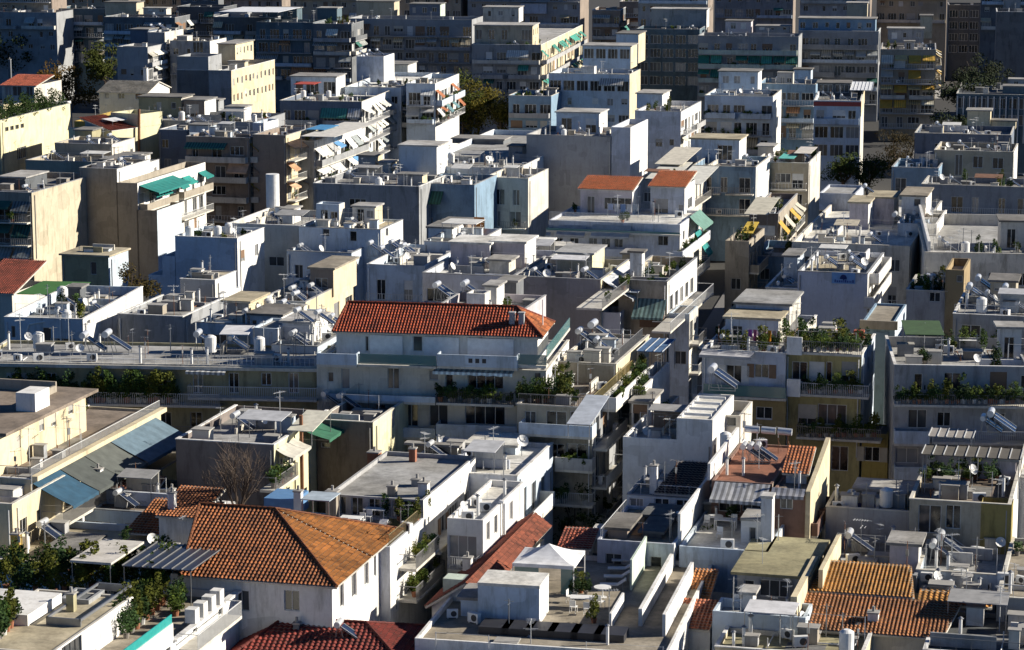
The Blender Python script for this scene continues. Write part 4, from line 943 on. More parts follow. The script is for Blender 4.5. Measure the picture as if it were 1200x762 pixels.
B = Bld('small beige hut with single dark doorway', 72, 127, 299, D=6, a=14.5, col='olive', scol='bluewhite', h=11.5, par=0, roof='sand'); B.m.win(106, 307, 113, 322, 'd')
tree(146, 352, 9, 8, 3.4, 'brown twiggy tree between the white walls', col=(.07, .055, .02), n=3000, leaf=.16)
B = Bld('white walled block with stepped blank front', 205, 278, 277, D=9, a=14.5, col='bluewhite', scol='white', h=15); B.fv(174, 205, 322, v=0, D=8, z0=0, col='bluewhite'); B.fv(190, 205, 300, v=.003, D=8, z0=0, col='bluewhite'); clutter(B, 0, 4, 3, 2, 2, 3, 2, 3)
B = Bld('white block under the tall white cylinder', 268, 352, 262, D=14, a=14.5, col='offwhite', h=14.6, roof='mgrey'); B.m.win(315, 301, 333, 312, fm=M_white); B.m.win(345, 300, 351, 316, 'd')
p = B.Rf(320, 250); m = MB(); z0_ = B.pl(320, 243, 1, p.y).z; z1_ = B.pl(320, 204, 1, p.y).z; m.tube((p.x, p.y, z0_), (p.x, p.y, z1_), .85, n=24); r = bpy.data.objects.new('cylinder_tank', None); COL.objects.link(r); r.location = B.O; r.rotation_euler.z = -B.a
m.build('tank_body', M_white, r); m = MB()
for a in range(4): m.tube((p.x + .7 * math.cos(a * 1.57), p.y + .7 * math.sin(a * 1.57), B.zr), (p.x + .7 * math.cos(a * 1.57), p.y + .7 * math.sin(a * 1.57), z0_), .05, n=5)
m.build('stand', M_metal, r); tag(r, 'tall upright white cylinder tank on a steel stand', 'tank')
B.top(330, 343, 262, 16, D=3, col='bluewhite', scol='white'); clutter(B, 1, 4, 2, 2)
B = Bld('light blue block with two small square windows', 350, 446, 266, D=9, a=14.5, col='bluewhite', scol='white', h=15.2, par=.3, roof='sand'); B.m.win(378, 267, 386, 277); B.m.win(410, 271, 418, 283); B.m.win(452, 266, 455, 277, face='S'); B.m.win(349 + 21, 300, 381, 310)  # white block, blue shade put into its front colour
chimney(B, 394, 268, 8, .4); clutter(B, 1, 2, 0, 2)
B = Bld('white walled block with a shaded balcony recess', 336, 412, 294, D=9, a=14.5, col='bluewhite', h=13, F='sw', roof='white'); clutter(B, 1, 3, 2, 2, 1)
B = Bld('white block with four heaters on its roof', 430, 498, 310, dy=24, a=14.5, col='bluewhite', h=14.6, F='bbw', roof='white'); on(B, 'solar', 437, 300, s=1.2); on(B, 'solar', 450, 306, s=1.2); on(B, 'solar', 476, 303, s=1.2); on(B, 'solar', 462, 297, s=1.1); clutter(B, 0, 4, 2, 2, 1)
B = Bld('low white roof rooms with orange awning', 497, 556, 283, D=12, a=14.5, col='bluewhite', scol='white', h=15, roof='white', F='w'); B.top(502, 530, 279, 12, D=5, col='bluewhite', scol='white'); canopy(B, 517, 558, 262, 6, H=2.4, col=(.62, .62, .6)); B.top(519, 548, 272, 12, D=3, col='brown'); m = MB()
p = B.Rf(556, 276); m.box(p.x - .05, p.x + 1.2, p.y, p.y + .04, p.z + .3, p.z + 2.2); m.build('orange_curtain', fabric((.6, .22, .04)), B.root); clutter(B, 1, 3, 1, 1, 1)
B = Bld('white terrace block with two pinkish roof huts', 495, 608, 320, dy=30, a=14.5, col='lilac', scol='white', h=15.3, F='sw', roof='white'); B.top(528, 574, 313, 28, D=5, col='pink', scol='white', roof='white', S='d'); B.top(577, 615, 313, 29, D=5, col='pink', scol='white', roof='white'); clutter(B, 1, 3, 1, 2, 1)
B = Bld('terrace behind the long red roof, with heaters', 500, 604, 366, dy=24, a=14.5, col='pink', h=15, roof='mgrey'); B.top(568, 582, 360, 24, D=3, col='white', scol='white'); B.top(585, 605, 352, 22, D=3, col='dgrey'); on(B, 'solar', 516, 352, s=1.3); on(B, 'solar', 549, 352, s=1.4); clutter(B, 0, 2, 1, 1, plant=2)
B = Bld('cream sided block left of the long red roof', 302, 358, 352, D=15, a=14.5, col='offwhite', scol='cream', h=15.5, F='w', roof='sand'); v_ = B.top(364, 391, 347, 32, D=7.5, col='brown', scol='cream', F='', roof='tan'); v_.win(369, 326, 384, 338); chimney(B, 387, 345, 24, .5, 'tan'); clutter(B, 3, 5, 2, 2, 1)

# ---- middle: the terracotta roofed flats by the street
B = Bld('corner block under two low terracotta roofs', 643, 797, 258, D=13, a=14.5, col='lilac', scol='white', h=15.3, par=.3, roof='white', S='')
M = B.m
rail(B, [(.1, .15), (M.w - 1.5, .15)], h=1.0, mat=M_railw, z=B.h + .003)
v_ = B.top(680, 741, 250, 30, D=5, col='pink', scol='white', par=-1); v_.win(708, 232, 742, 246, 'd'); v_.win(688, 230, 697, 250, 'd')
w_ = B.top(762, 802, 250, 33, D=7, col='lilac', scol='white', par=-1); w_.win(767, 233, 783, 252, 'd', shut=True); w_.win(795, 240, 801, 247); w_.win(806, 232, 811, 244, face='S'); w_.win(817, 228, 822, 240, face='S')
def lowroof(B, v, dz, col, o=.25, **k):
    z = v.z1 + .03; slope(B, (v.u0 - o, v.v0 - o * 2, z - .1), (v.u0 + v.w + o, v.v0 - o * 2, z - .1), [(v.u0 + v.w + o, v.v0 + v.D + o, z + dz), (v.u0 - o, v.v0 + v.D + o, z + dz)], col, amp=.05, **k)
lowroof(B, v_, .9, (.48, .14, .05)); lowroof(B, w_, 1.0, (.48, .14, .05))
M.bal(640, 797, 270, 'g', out=1.0, ph=.3); M.awn(655, 688, 264, 276, proj_=1.6, col=(.34, .35, .36)); M.awn(695, 740, 264, 278, proj_=1.6, col=(.40, .41, .40)); M.awn(632, 648, 264, 276, proj_=1.6, col=(.34, .35, .36))
for x in (650, 668, 690, 705, 720): M.win(x, 279, x + 10, 290, 'd')
M.bal(600, 740, 296, 's', out=1.2, ph=.9)
M.win(771, 275, 783, 288, shut=False); M.awn(808, 830, 246, 262, face='S', proj_=1.7, col=(.12, .24, .20), label='pale green awning on the street side'); M.awn(814, 836, 264, 292, face='S', proj_=1.7, col=(.02, .24, .23), label='bright turquoise awning on the street side')
M.bal(800, 832, 292, 's', face='S', plants=5); M.bal(800, 832, 325, 'b', face='S', plants=3)
laundry(B, 712, 748, 254, B.h, [(.4, .45, .6), (.6, .6, .62), (.2, .3, .5), (.6, .6, .6), (.35, .4, .45)], 'blue and white washing drying on the terracotta roofed terrace')
on(B, 'shrub', 745, 268, z=B.h - 3.6); clutter(B, 0, 4, 1, 1, 0, 0, 2, 3)
B = Bld('white sheeted roof block left of terracotta terrace', 596, 662, 300, D=10, a=14.5, col='bluewhite', h=14.6, F='w', roof='white'); B.top(604, 640, 296, 11, D=4, col='lilac', scol='white', roof='white'); B.top(632, 662, 300, 11, D=3, col='lilac', scol='white', roof='white'); clutter(B, 2, 3, 2, 2, 1)
B = Bld('blank concrete block with mould stained top', 600, 704, 324, D=14, a=14.5, col=(.30, .29, .29), h=15.5, scol='cream', roof='mgrey'); v_ = B.top(653, 694, 321, 24, D=6, col=(.36, .36, .30), scol='lyellow', roof='mgrey'); B.m.hole('F', .5, 1.1, B.h - 3, B.h - 1, 'hole')
canopy(B, 708, 748, 334, 22, H=2.3, tilt=.7, col=(.36, .42, .50), ribs=4, z=B.h - 3, name='awning'); clutter(B, 2, 3, 3, 1, 1)
B.fv(704, 727, 366, v=.5, D=4, z0=0, col='lilac', par=.9); B.m.awn(706, 740, 316, 342, face='S', proj_=3.2, col=(.5, .52, .55)); B.m.bal(706, 742, 348, 'b', face='S', out=2.6, plants=3); B.m.hole('S', 1, 6, B.h - 5.4, B.h - 3.2, 'd')
B = Bld('cream roof terrace block with blank front', 725, 782, 328, D=17, a=14.5, col='beige', scol='white', h=15.2, roof='sand', par=.9, F='')
for i, x in enumerate((785, 791, 797, 803, 809)): B.m.win(x, 346 - i * 5, x + 3.5, 364 - i * 5, 'd', 'S')
B.m.bal(786, 836, 366, 'b', face='S', out=1.9, rail=M_railw); B.fv(784, 808, 367, v=.2, D=5, z0=0, col='bluewhite', scol='offwhite', par=.1, F='ww', S='bBbb', awn=A_W, out=1.0); M.floors('F', '..bwb', out=.9)
B.m.awn(745, 782, 350, 372, proj_=2.2, col=(.20, .32, .30)); m = MB(); B.m.box('F', B.m.w - 2.6, B.m.w - .2, .3, 1.4, B.h - 4.6, B.h - 3.4, m); m.build('wooden_cladding', M_wood, B.root)
item('chair', B, (B.m.w + 1.6, 7, B.h - 4.0 + .2)); clutter(B, 0, 4, 1, 1, 0, 0, 2, 4, 2)
B.top(738, 752, 330, 34, D=1.5, col='white', scol='white'); B.top(729, 748, 312, 14, D=3, col='beige', scol='cream')
B = Bld('brown shaded block across the narrow street', 850, 878, 282, D=12, a=14.5, col='tan', h=12, F='.ww', S='sbb', roof='mgrey'); clutter(B, 0, 2, 1, shrub=3)
B = Bld('low shaded houses in the street gap', 880, 935, 300, D=14, a=14.5, col='blue', h=9, F='w', roof='dgrey'); clutter(B, 0, 2, 2, shrub=4)

# ---- right, row 4: pale roofs, sign wall
B = Bld('large pale roof block with pinkish roof hut', 928, 1066, 284, dy=52, a=14.5, col='offwhite', scol='white', h=14.8, roof='white', F='wb'); v_ = B.top(995, 1017, 268, 30, D=6, col='pink', scol='white', roof='sand', S=''); B.top(1017, 1047, 262, 30, D=6, col='pink', scol='white', roof='sand'); B.top(960, 1002, 246, 20, D=9, col='lilac', roof='mgrey', par=.3); on(B, 'solar', 1052, 268, s=1.4); on(B, 'solar', 1016, 232, z=B.zr + 2.6, s=1.2); clutter(B, 1, 8, 3, 4, 1)
B = Bld('white hut block with round headed window', 1052, 1098, 262, D=13, a=14.5, col='white', scol='white', h=15.5, F='', roof='tan'); B.top(1056, 1084, 258, 28, D=8, col='white', scol='white', F='', roof='tan').win(1071, 233, 1079, 242); clutter(B, 2, 4, 2, 2, 1)
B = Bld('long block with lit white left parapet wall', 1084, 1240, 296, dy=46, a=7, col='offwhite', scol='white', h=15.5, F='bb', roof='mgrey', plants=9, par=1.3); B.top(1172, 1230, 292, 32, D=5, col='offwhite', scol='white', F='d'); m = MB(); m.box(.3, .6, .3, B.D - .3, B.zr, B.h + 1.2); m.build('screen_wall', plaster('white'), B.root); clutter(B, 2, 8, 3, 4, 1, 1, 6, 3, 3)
B = Bld('lilac grey wall block with blue sign', 935, 1017, 318, D=15, a=14.5, col='lilac', scol='white', h=15.5, roof='sand', par=.5); M = B.m
a0, zt = M.rd('F', 975, 319); a1, zb = M.rd('F', 1002, 333); m = MB(); m.box(a0, a1, -.08, -.003, zb, zt); sg = m.build('sign', flat((.16, .34, .62), .5), B.root); sg['label'] = 'blue sign board with a dark tree emblem'
m = MB(); mx = (a0 + a1) / 2; k = (a1 - a0)
for i in range(7): # the dark fan shaped tree emblem
    t_ = math.pi * (i + .5) / 7; m.tube((mx, -.085, zb + (zt - zb) * .42), (mx + math.cos(t_) * k * .15, -.085, zb + (zt - zb) * .42 + math.sin(t_) * (zt - zb) * .4), .05, .12, n=5)
m.box(mx - .05, mx + .05, -.1, -.082, zb + (zt - zb) * .3, zb + (zt - zb) * .5); m.build('emblem', flat((.01, .03, .15), .5), sg)
m = MB(); x = a0 + k * .12; rg = random.Random(5)
while x < a1 - k * .12: wl = rg.uniform(.08, .2); m.box(x, x + wl, -.095, -.082, zb + .12, zb + .34 + rg.choice([0, .08])); x += wl + .06
m.build('lettering', flat((.03, .08, .30), .5), sg)
for i, x in enumerate((1021, 1025, 1029, 1033, 1037)): M.win(x, 322 - i * 3, x + 2, 352 - i * 3, 'd', 'S')
M.bal(1024, 1044, 345, 's', face='S', col='white', out=1.0); M.bal(1030, 1044, 322, 's', face='S', col='white', out=1.0); canopy(B, 1012, 1026, 330, 6, H=.2, col=(.6, .6, .5), z=B.h - 3); clutter(B, 3, 6, 3, 3, 1)
B = Bld('shaded white block left of the sign wall', 897, 938, 337, D=13, a=14.5, col='offwhite', h=13.6, roof='slate'); B.top(918, 934, 333, 32, D=5, col='bluewhite').win(938 - 22, 304, 920, 316); clutter(B, 2, 3, 1, 1)
# ---- right: planted terrace house and the laundry house
B = Bld('white house with laundry terrace beside street', 823, 921, 410, dy=44, a=14.5, col='lilac', scol='offwhite', h=16.3, roof='mgrey', par=.35, fh=3.3); M = B.m
for x0, x1, y0, y1, kd in ((851, 869, 428, 449, 'd'), (884, 901, 427, 443, 'w')): M.win(x0, y0, x1, y1, kd, sh2=1)
m = MB(); m.box(.3, 2.6, .02, .1, 0, .1)
M.bal(824, 921, 463, 'g', out=1.1, ph=1.0); M.win(886, 476, 905, 491, 'w', fm=M_white); v_ = B.fv(876, 921, 468, v=-.02, D=2, z0=0, col=(.33, .26, .12), par=-1); v_.win(886, 477, 905, 492, 'w', fm=M_white)
v_ = B.top(850, 912, 400, 27, D=6, col='bluewhite', scol='offwhite', roof='sand'); v_.win(858, 382, 870, 396, 'd'); v2 = B.top(862, 925, 380, 24, D=7, col='lilac', scol='offwhite', roof='mgrey', z=B.zr + .8); B.top(872, 925, 366, 14, D=5, col='offwhite', roof='mgrey', z=B.zr + 1.5)
laundry(B, 876, 910, 407, B.zr, [(.45, .1, .5), (.6, .15, .3), (.55, .5, .5), (.7, .35, .3), (.7, .3, .02), (.6, .4, .35)], 'pink, white and orange washing on the street corner terrace')
M.awn(823, 884, 411, 415, proj_=1.6, col=(.42, .42, .44)); on(B, 'pole', 863, 474, z=7); rail(B, [(.1, .2), (M.w - .1, .2)], h=1, step=.3); clutter(B, 1, 8, 2, 3, 1, 0, 6, 4, 6)
B = Bld('pale yellow apartment house with planted balconies', 922, 1010, 412, D=10, a=14.5, col=(.48, .42, .20), scol='bluewhite', h=16.3, roof='tan', par=.2, fh=3.3); M = B.m
_y = B.fv(1010.5, 1041, 508, v=-.004, D=4, z0=0, col=(.42, .33, .10), scol='olive', par=.1)
for (xa, xb, yf, yt) in ((922, 1010, 412, 0), (922, 1018, 461, 0), (933, 1032, 512, 0)):
    o = M.bal(xa, xb, yf, 'b', out=1.5, ph=1.0)
p = MB()
for xa, xb, yf in ((922, 940, 412), (922, 938, 461)):
    q = B.pl(xa, yf, 1, -1.55); q2 = B.pl(xb, yf, 1, -1.55); p.box(q.x, q2.x, -1.7, -1.52, q.z - .25, q.z + 1.3)
p.build('balcony_parapet', plaster('white'), B.root)
for x0, x1, y0, y1, kd, sh in ((948, 966, 424, 448, 'd', 1), (968, 975, 424, 448, 'd', 0), (986, 1004, 424, 448, 'd', 1), (928, 946, 424, 448, 'd', 0), (935, 957, 474, 498, 'd', 1), (958, 992, 474, 498, 'd', 0), (974, 994, 523, 552, 'd', 0)): M.win(x0, y0, x1, y1, kd, shut=bool(sh), fm=M_white if not sh else None)
_y.win(1013, 524, 1031, 541, 'w', fm=M_white)
for yf, xa, xb, n_ in ((412, 940, 1008, 9), (461, 940, 1012, 12), (512, 936, 1028, 13)):
    for i in range(n_):
        x = xa + (xb - xa) * (i + .5) / n_; q = B.pl(x, yf, 1, -1.1); item('plant' if i % 3 else 'shrub', B, (q.x, -1.15, q.z), s=.8 + .4 * ((i * 7) % 5) / 5)
for i in range(9):
    x = 934 + i * 10.5; item('shrub', B, (B.Rf(x, 404).x, .6 + (i % 3) * 1.5, B.zr), s=1 + .5 * ((i * 3) % 4) / 4)
m = MB(); p = B.Rf(1000, 398); m.box(p.x, p.x + .9, p.y, p.y + .8, p.z, p.z + .8); m.build('planter', flat((.30, .07, .03), .8), B.root); m = MB(); p = B.Rf(978, 396); m.box(p.x, p.x + .8, p.y, p.y + .6, p.z, p.z + .7); m.build('planter', flat((.30, .07, .03), .8), B.root)
on(B, 'table', 955, 396); on(B, 'chair', 947, 400); on(B, 'chair', 968, 402)
B = Bld('blue grey tower with a cornice beside the planted house', 1011, 1049, 376, D=10, a=14.5, col='blue', scol='bluewhite', h=16, par=.2, roof='tan'); B.label = 'blue grey tower beside the planted house'; B.m.win(1025, 417, 1040, 430)
m = MB(); m.box(-.25, B.m.w + .25, -.3, -.003, B.h - .7, B.h + .1); m.build('cornice', plaster('tan'), B.root); m = MB(); m.box(1.0, B.m.w - .6, -.08, -.003, B.h - 6, B.h - 1); m.build('blue_panel', flat((.16, .25, .36), .4), B.root)
B = Bld('ochre block behind the green roofed shed', 1062, 1110, 340, D=10, a=14.5, col='mgrey', h=14.6, F='.w', roof='mgrey'); B.fv(1108, 1130, 316, v=-.05, D=8, z0=0, col=(.34, .25, .13)).win(1121, 323, 1128, 331); B.m.win(1089, 342, 1102, 354); clutter(B, 1, 5, 2, 2, 1, 1, 3, 4, 4)
B = Bld('grey penthouse block with wide framed windows', 1117, 1240, 368, D=12, a=14.5, col='mgrey', scol='white', h=16.6, roof='mgrey', par=.4); M = B.m; M.win(1126, 381, 1149, 396, fm=M_white); M.win(1168, 384, 1187, 400, fm=M_white, shut=True); on(B, 'solar', 1140, 357, s=1.4); on(B, 'solar', 1160, 360, s=1.1); on(B, 'solar', 1182, 358, s=1.4); on(B, 'solar', 1150, 345, s=1.3); B.top(1160, 1190, 352, 22, D=4, col='beige', F='w'); clutter(B, 2, 6, 3, 4, 2, 1, 3)
B = Bld('long white block with a row of balcony plants', 1048, 1240, 428, dy=34, a=5, col='mgrey', scol='white', h=16.3, par=.9, roof='mgrey', fh=3.3); M = B.m
for x0, x1, y0, y1, sh in ((1071, 1081, 438, 458, 0), (1082, 1086, 438, 458, 1), (1106, 1126, 437, 458, 0), (1160, 1180, 436, 456, 1), (1064, 1086, 480, 502, 0), (1098, 1114, 483, 500, 0), (1155, 1178, 484, 500, 0), (1196, 1215, 440, 456, 0)): M.win(x0, y0, x1, y1, 'd', shut=bool(sh))
M.bal(1048, 1240, 474, 'b', out=1.6, ph=.9); M.bal(1048, 1090, 520, 's', out=1.2, ph=1.1, col='bluewhite'); M.bal(1092, 1240, 518, 'b', out=1.2)
M.bal(1048, 1086, 562, 's', out=1.2, ph=1.1, col='bluewhite'); M.win(1049, 525, 1076, 543, 'g')
for i in range(24):
    x = 1052 + i * 6.4; q = B.pl(x, 473, 1, -1.35); item('shrub' if (i * 5) % 3 == 0 else 'plant', B, (q.x, -1.35, q.z), s=.75 + .12 * (i * 7 % 5))
canopy(B, 1061, 1107, 390, 14, H=2.5, col=(.04, .09, .03), label='dark green canopy roof', tilt=.2); v_ = B.top(1076, 1102, 405, 14, D=4, col='slate', par=0); on(B, 'shrub', 1112, 412); on(B, 'table', 1134, 408)
for i, x in enumerate((1118, 1128, 1142, 1152, 1166, 1180, 1190, 1172)): on(B, 'shrub' if i % 2 else 'plant', x, 412 - (i % 3) * 5)
clutter(B, 0, 6, 2, 2, 1, 0, 2, 2, 2)

# ---- left, row 4
B = Bld('white block with green turf on its roof', 5, 97, 372, dy=38, a=9, col='bluewhite', scol='white', h=15.6, roof='mgrey', par=.9, fh=3.3); M = B.m; M.win(13, 382, 18, 396); M.win(50, 384, 60, 400, 'd'); M.win(102, 375, 106, 380, face='S')
m = MB(); p, q = B.Rf(19, 345), B.pl(76, 345, 1, B.Rf(19, 345).y); r_ = B.Rf(19, 329); m.box(p.x, q.x, p.y, r_.y, B.zr + .003, B.zr + .06); m.build('turf', flat((.03, .13, .02), .95, name='turf'), B.root)
B.top(80, 94, 352, 14, D=2, col='slate'); m = MB(); m.tube((.3, -.05, 8), (2.4, -.05, B.h - .6), .09, n=6); m.tube((2.4, -.05, B.h - .6), (4, -.05, B.h - .3), .09, n=6); m.build('drain_pipe', M_white, B.root); m = MB(); m.tube((5.5, -.05, 0), (5.5, -.05, B.h), .09, n=6); m.build('drain_pipe', M_white, B.root); clutter(B, 3, 5, 3, 4, 2, 2, 4, 2, 2)
B = Bld('house with a dark red roof, left edge', -30, 14, 342, D=8, a=14.5, col='offwhite', h=13, par=-1); u = B.m.w; slope(B, (-.3, -.4, B.h), (u + .4, -.4, B.h), [(u + .4, 8, B.h + 2.3), (-.3, 8, B.h + 2.3)], (.25, .06, .035))
B = Bld('grey low block beside the brown twiggy tree', 138, 214, 368, dy=22, a=14.5, col='grey', h=15.4, roof='mgrey', par=.4); B.m.win(152, 366, 156, 370); clutter(B, 0, 2, 2, 2)
B = Bld('white and grey stair tower block', 211, 252, 327, D=6, a=14.5, col='mgrey', scol='white', h=16.2, roof='sand', par=.1); B.fv(238, 258, 346, v=3, D=6, z0=0, col='bluewhite', scol='white'); clutter(B, 0, 2, 0)
B = Bld('low white roofed block with small beige hut', 230, 342, 378, dy=20, a=14.5, col='bluewhite', scol='white', h=15.9, roof='white', F='w', par=.3); v_ = B.top(263, 292, 374, 20, D=5, col='mgrey', scol='cream', roof='sand'); v_.win(277, 362, 284, 374, 'd'); v2 = B.top(293, 330, 384, 15, D=5, col='bluewhite', scol='white'); v2.win(295, 375, 301, 388); clutter(B, 2, 7, 3, 4, 2, 1, 4)
B = Bld('white hut block left of the long red roof', 318, 372, 404, D=12, a=14.5, col='bluewhite', h=16.4, roof='white', par=.4); B.top(331, 363, 402, 24, D=5, col='lilac', scol='white'); B.m.win(312 + 2, 415, 320, 421); B.top(296, 326, 404, 20, D=5, col='bluewhite', scol='white', par=.2); on(B, 'solar', 352, 380, z=B.zr + 2.2); on(B, 'solar', 376, 382, z=B.zr + 1.5); clutter(B, 2, 4, 2, 2, 1)
B = Bld('long olive yellow block with running balconies', -30, 371, 424, D=10, a=5, col='olive', h=16, roof='mgrey', par=.25, fh=3.3); M = B.m
m = MB(); m.box(-.3, M.w + .1, -.45, -.003, B.h - .3, B.h - .02); m.build('eave_slab', plaster('offwhite'), B.root)
for x, kd in ((60, 'w'), (112, 'w'), (155, 'w'), (190, 'w'), (232, 'd'), (274, 'd'), (312, 'w'), (344, 'd'), (20, 'w')):
    M.win(x - 6, 437, x + 6, 452 if kd == 'w' else 461, kd, fm=M_white)
for x in (153, 194, 230): M.win(x - 7, 483, x + 7, 505, 'd')
M.bal(94, 257, 473, 'b', out=1.3, ph=1.0); M.bal(220, 371, 466, 'b', out=1.2, ph=1.0, rail=M_railw); M.awn(220, 266, 431, 435, proj_=1.0, col=(.6, .6, .58)); M.bal(150, 260, 512, 'b')
for i in range(16):
    x = 100 + i * 7; q = B.pl(x, 472, 1, -1.0); item('shrub', B, (q.x, -.95, q.z), s=1.0 + .12 * (i * 7 % 5))
for i in range(8):
    x = 8 + i * 11; q = B.pl(x, 472, 1, -1.0); item('shrub', B, (q.x, -.6, q.z), s=1.1 + .1 * (i * 3 % 5))
on(B, 'solar', 104, 414, s=1.3); on(B, 'solar', 131, 414, s=1.4); on(B, 'solar', 237, 412, s=1.3); on(B, 'solar', 275, 412, s=1.0); clutter(B, 0, 14, 6, 7, 3, 3, 9)
rail(B, [(M.w * .6, .2), (M.w - .2, .2)], h=1, step=.4, mat=M_railw)

# ---- the long house with the red tiled hip roof
B = Bld('long white apartment house with red tiled hip roof', 371, 640, 427, D=14, a=9, col='bluewhite', scol='white', h=16.4, par=.15, roof='mgrey', fh=3.3); M = B.m; M.col = (.66, .63, .54)
LR = B
v_ = B.fv(394, 630, 388, v=1.8, D=6.2, z0=B.zr, col='white', scol='white', par=-1)
for x0, x1, y0, y1, kd in ((484, 495, 394, 412, 'd'), (560, 566, 394, 412, 'd'), (428, 432, 394, 412, 'd')): v_.win(x0, y0, x1, y1, kd)
for xa, xb in ((434, 472), (497, 538), (548, 602)):
    m = MB()
    a0, _ = v_.rd('F', xa, 400); a1, _ = v_.rd('F', xb, 400); v_.box('F', a0, a1, .02, .12, v_.z1 - 2.2, v_.z1 - .25, m); m.build('roller_shutter', flat((.78, .79, .80), .5), B.root)
p = B.pl(408, 358, 1, v_.v0 + v_.D / 2); q = B.pl(605, 360, 1, v_.v0 + v_.D / 2)
RT = (.34, .062, .02)
hiproof(B, v_.u0 - .2, v_.u0 + v_.w + .5, v_.v0 - .5, v_.v0 + v_.D + .5, v_.z1 + .02, q.z, p.x, q.x, col=RT, cols=[RT, (.50, .16, .05), RT, RT], cw=.27, amp=.08)  # right hip tiles coloured brighter to show the sun on them
for x in (2.3, 1.5):
    m = MB(); xx = v_.u0 + v_.w - x; m.box(xx - .25, xx + .2, v_.v0 + .9, v_.v0 + 1.4, v_.z1 - .2, v_.z1 + 1.75); m.box(xx - .3, xx + .25, v_.v0 + .85, v_.v0 + 1.45, v_.z1 + 1.753, v_.z1 + 1.85); m.build('chimney', plaster('mgrey'), B.root)
m = MB(); p = B.pl(636, 384, 1, 5); m.tube((p.x, 5, v_.z1), (p.x, 5, v_.z1 + 2.6), .06, n=6); m.build('flue', M_white, B.root)
# balconies: parapets alternate solid and glass
M.bal(371, 418, 427, 's', out=1.2, ph=.95, col='bluewhite'); M.bal(419, 511, 427, 'g', out=1.1, ph=.9); M.bal(512, 606, 429, 's', out=1.4, ph=1.0, col='bluewhite'); M.bal(607, 640, 428, 'g', out=1.1, ph=.9)
m = MB(); q0 = B.pl(548, 423, 1, -1.43)
for i in range(3):
    x = B.pl(549 + i * 8, 423, 1, -1.43).x; m.box(x, x + .33, -1.435, -1.421, q0.z - .17, q0.z + .2)
m.build('square_vent', M_dark, B.root)
for x0, x1, y0, y1, kd in ((400, 410, 432, 456, 'd'), (454, 468, 431, 456, 'd'), (384, 391, 436, 448, 'w'), (503, 514, 434, 446, 'w'), (522, 531, 436, 456, 'd'), (548, 590, 436, 456, 'g'), (626, 634, 436, 447, 'w')): M.win(x0, y0, x1, y1, kd)
M.awn(510, 603, 431, 436, proj_=1.2, col=(.45, .55, .6)); M.bal(378, 510, 468, 's', out=1.3, ph=.5, col='bluewhite'); M.bal(511, 602, 472, 'b', out=1.5, rail=M_dark, plants=12); M.bal(604, 640, 472, 'b', out=1.5, rail=M_dark, plants=9)
for x0, x1, y0, y1, kd in ((474, 490, 474, 500, 'd'), (503, 525, 474, 500, 'd'), (545, 592, 476, 498, 'g'), (440, 452, 474, 500, 'd'), (612, 636, 480, 498, 'w')): M.win(x0, y0, x1, y1, kd)
M.bal(466, 510, 512, 's', out=1.3, ph=.8, col='bluewhite'); M.bal(511, 606, 512, 's', out=1.6, ph=1.1, col='bluewhite'); M.bal(608, 640, 512, 's', out=1.5, ph=1.0, col='bluewhite', plants=5)
for x0, x1, y0, y1, kd in ((480, 500, 522, 545, 'd'), (520, 540, 522, 545, 'd'), (612, 634, 524, 545, 'd')): M.win(x0, y0, x1, y1, kd)
for i in range(4): M.win(641 + i * 5, 418 - i * 4, 644 + i * 5, 434 - i * 4, 'd', 'S')
B.m.bal(641, 668, 402, 'g', face='S', out=.2, ph=.9)
clutter(B, 0, 2, 2, 0, 0, 0, 1)
# the wing of the same block facing the street, in steps
B = Bld('grey terrace block right of the red hip roof', 652, 722, 424, dy=34, a=14.5, col='beige', scol='cream', h=15.8, roof='mgrey', par=.3); M = B.m
for i in range(5): M.win(724 + i * 5, 436 - i * 4, 726.5 + i * 5, 452 - i * 4, 'd', 'S')
on(B, 'solar', 700, 404, s=1.5); on(B, 'solar', 683, 407, s=1.2); clutter(B, 1, 3, 3, 3, 1); M.bal(722, 760, 462, 's', face='S', col='white', plants=10, out=1.6); canopy(B, 746, 776, 412, 16, H=2.6, col=(.05, .12, .25), z=B.h - 2.6, ribs=3); rail(B, [(M.w - .2, .2), (M.w - .2, 12)], z=B.h + .003)
B = Bld('terraced wing with dark planted balconies', 606, 694, 474, D=18, a=14.5, col='beige', scol='grey', h=14.3, roof='brown', par=.2, fh=3.2, F='', S='bbb'); M = B.m
for i in range(14): on(B, 'shrub', 612 + (i % 7) * 9, 472 - (i // 7) * 16, s=1.1)
canopy(B, 664, 692, 484, 22, H=1.9, tilt=.9, col=(.42, .46, .52), label='large pale sloping sun awning'); rail(B, [(M.w - .2, .2), (M.w - .2, 17)], mat=flat((.25, .2, .08), .6)); rail(B, [(.2, .2), (M.w - .2, .2)], mat=M_dark)
for x0, x1, y0, y1, kd in ((615, 628, 482, 502, 'd'), (640, 664, 482, 504, 'd'), (668, 676, 482, 504, 'd'), (634, 662, 520, 536, 'd'), (664, 688, 520, 536, 'w')): M.win(x0, y0, x1, y1, kd)
M.bal(608, 694, 508, 's', out=1.6, ph=.9, col='bluewhite'); M.bal(650, 694, 550, 's', out=1.4, ph=1.0, col='mgrey', plants=5); M.bal(640, 694, 590, 'b', out=1.4, plants=6); clutter(B, 0, 2, 1, plant=4)
B = Bld('white slim block with tall bay over the street', 738, 756, 452, D=11, a=14.5, col='white', scol='white', h=14.2, roof='mgrey'); B.m.bal(738, 756, 470, 'b', plants=4); B.m.win(741, 474, 745, 484); B.m.win(748, 472, 752, 486); clutter(B, 0, 1, 1, plant=3)
on(B, 'shrub', 745, 446); on(B, 'shrub', 752, 440)
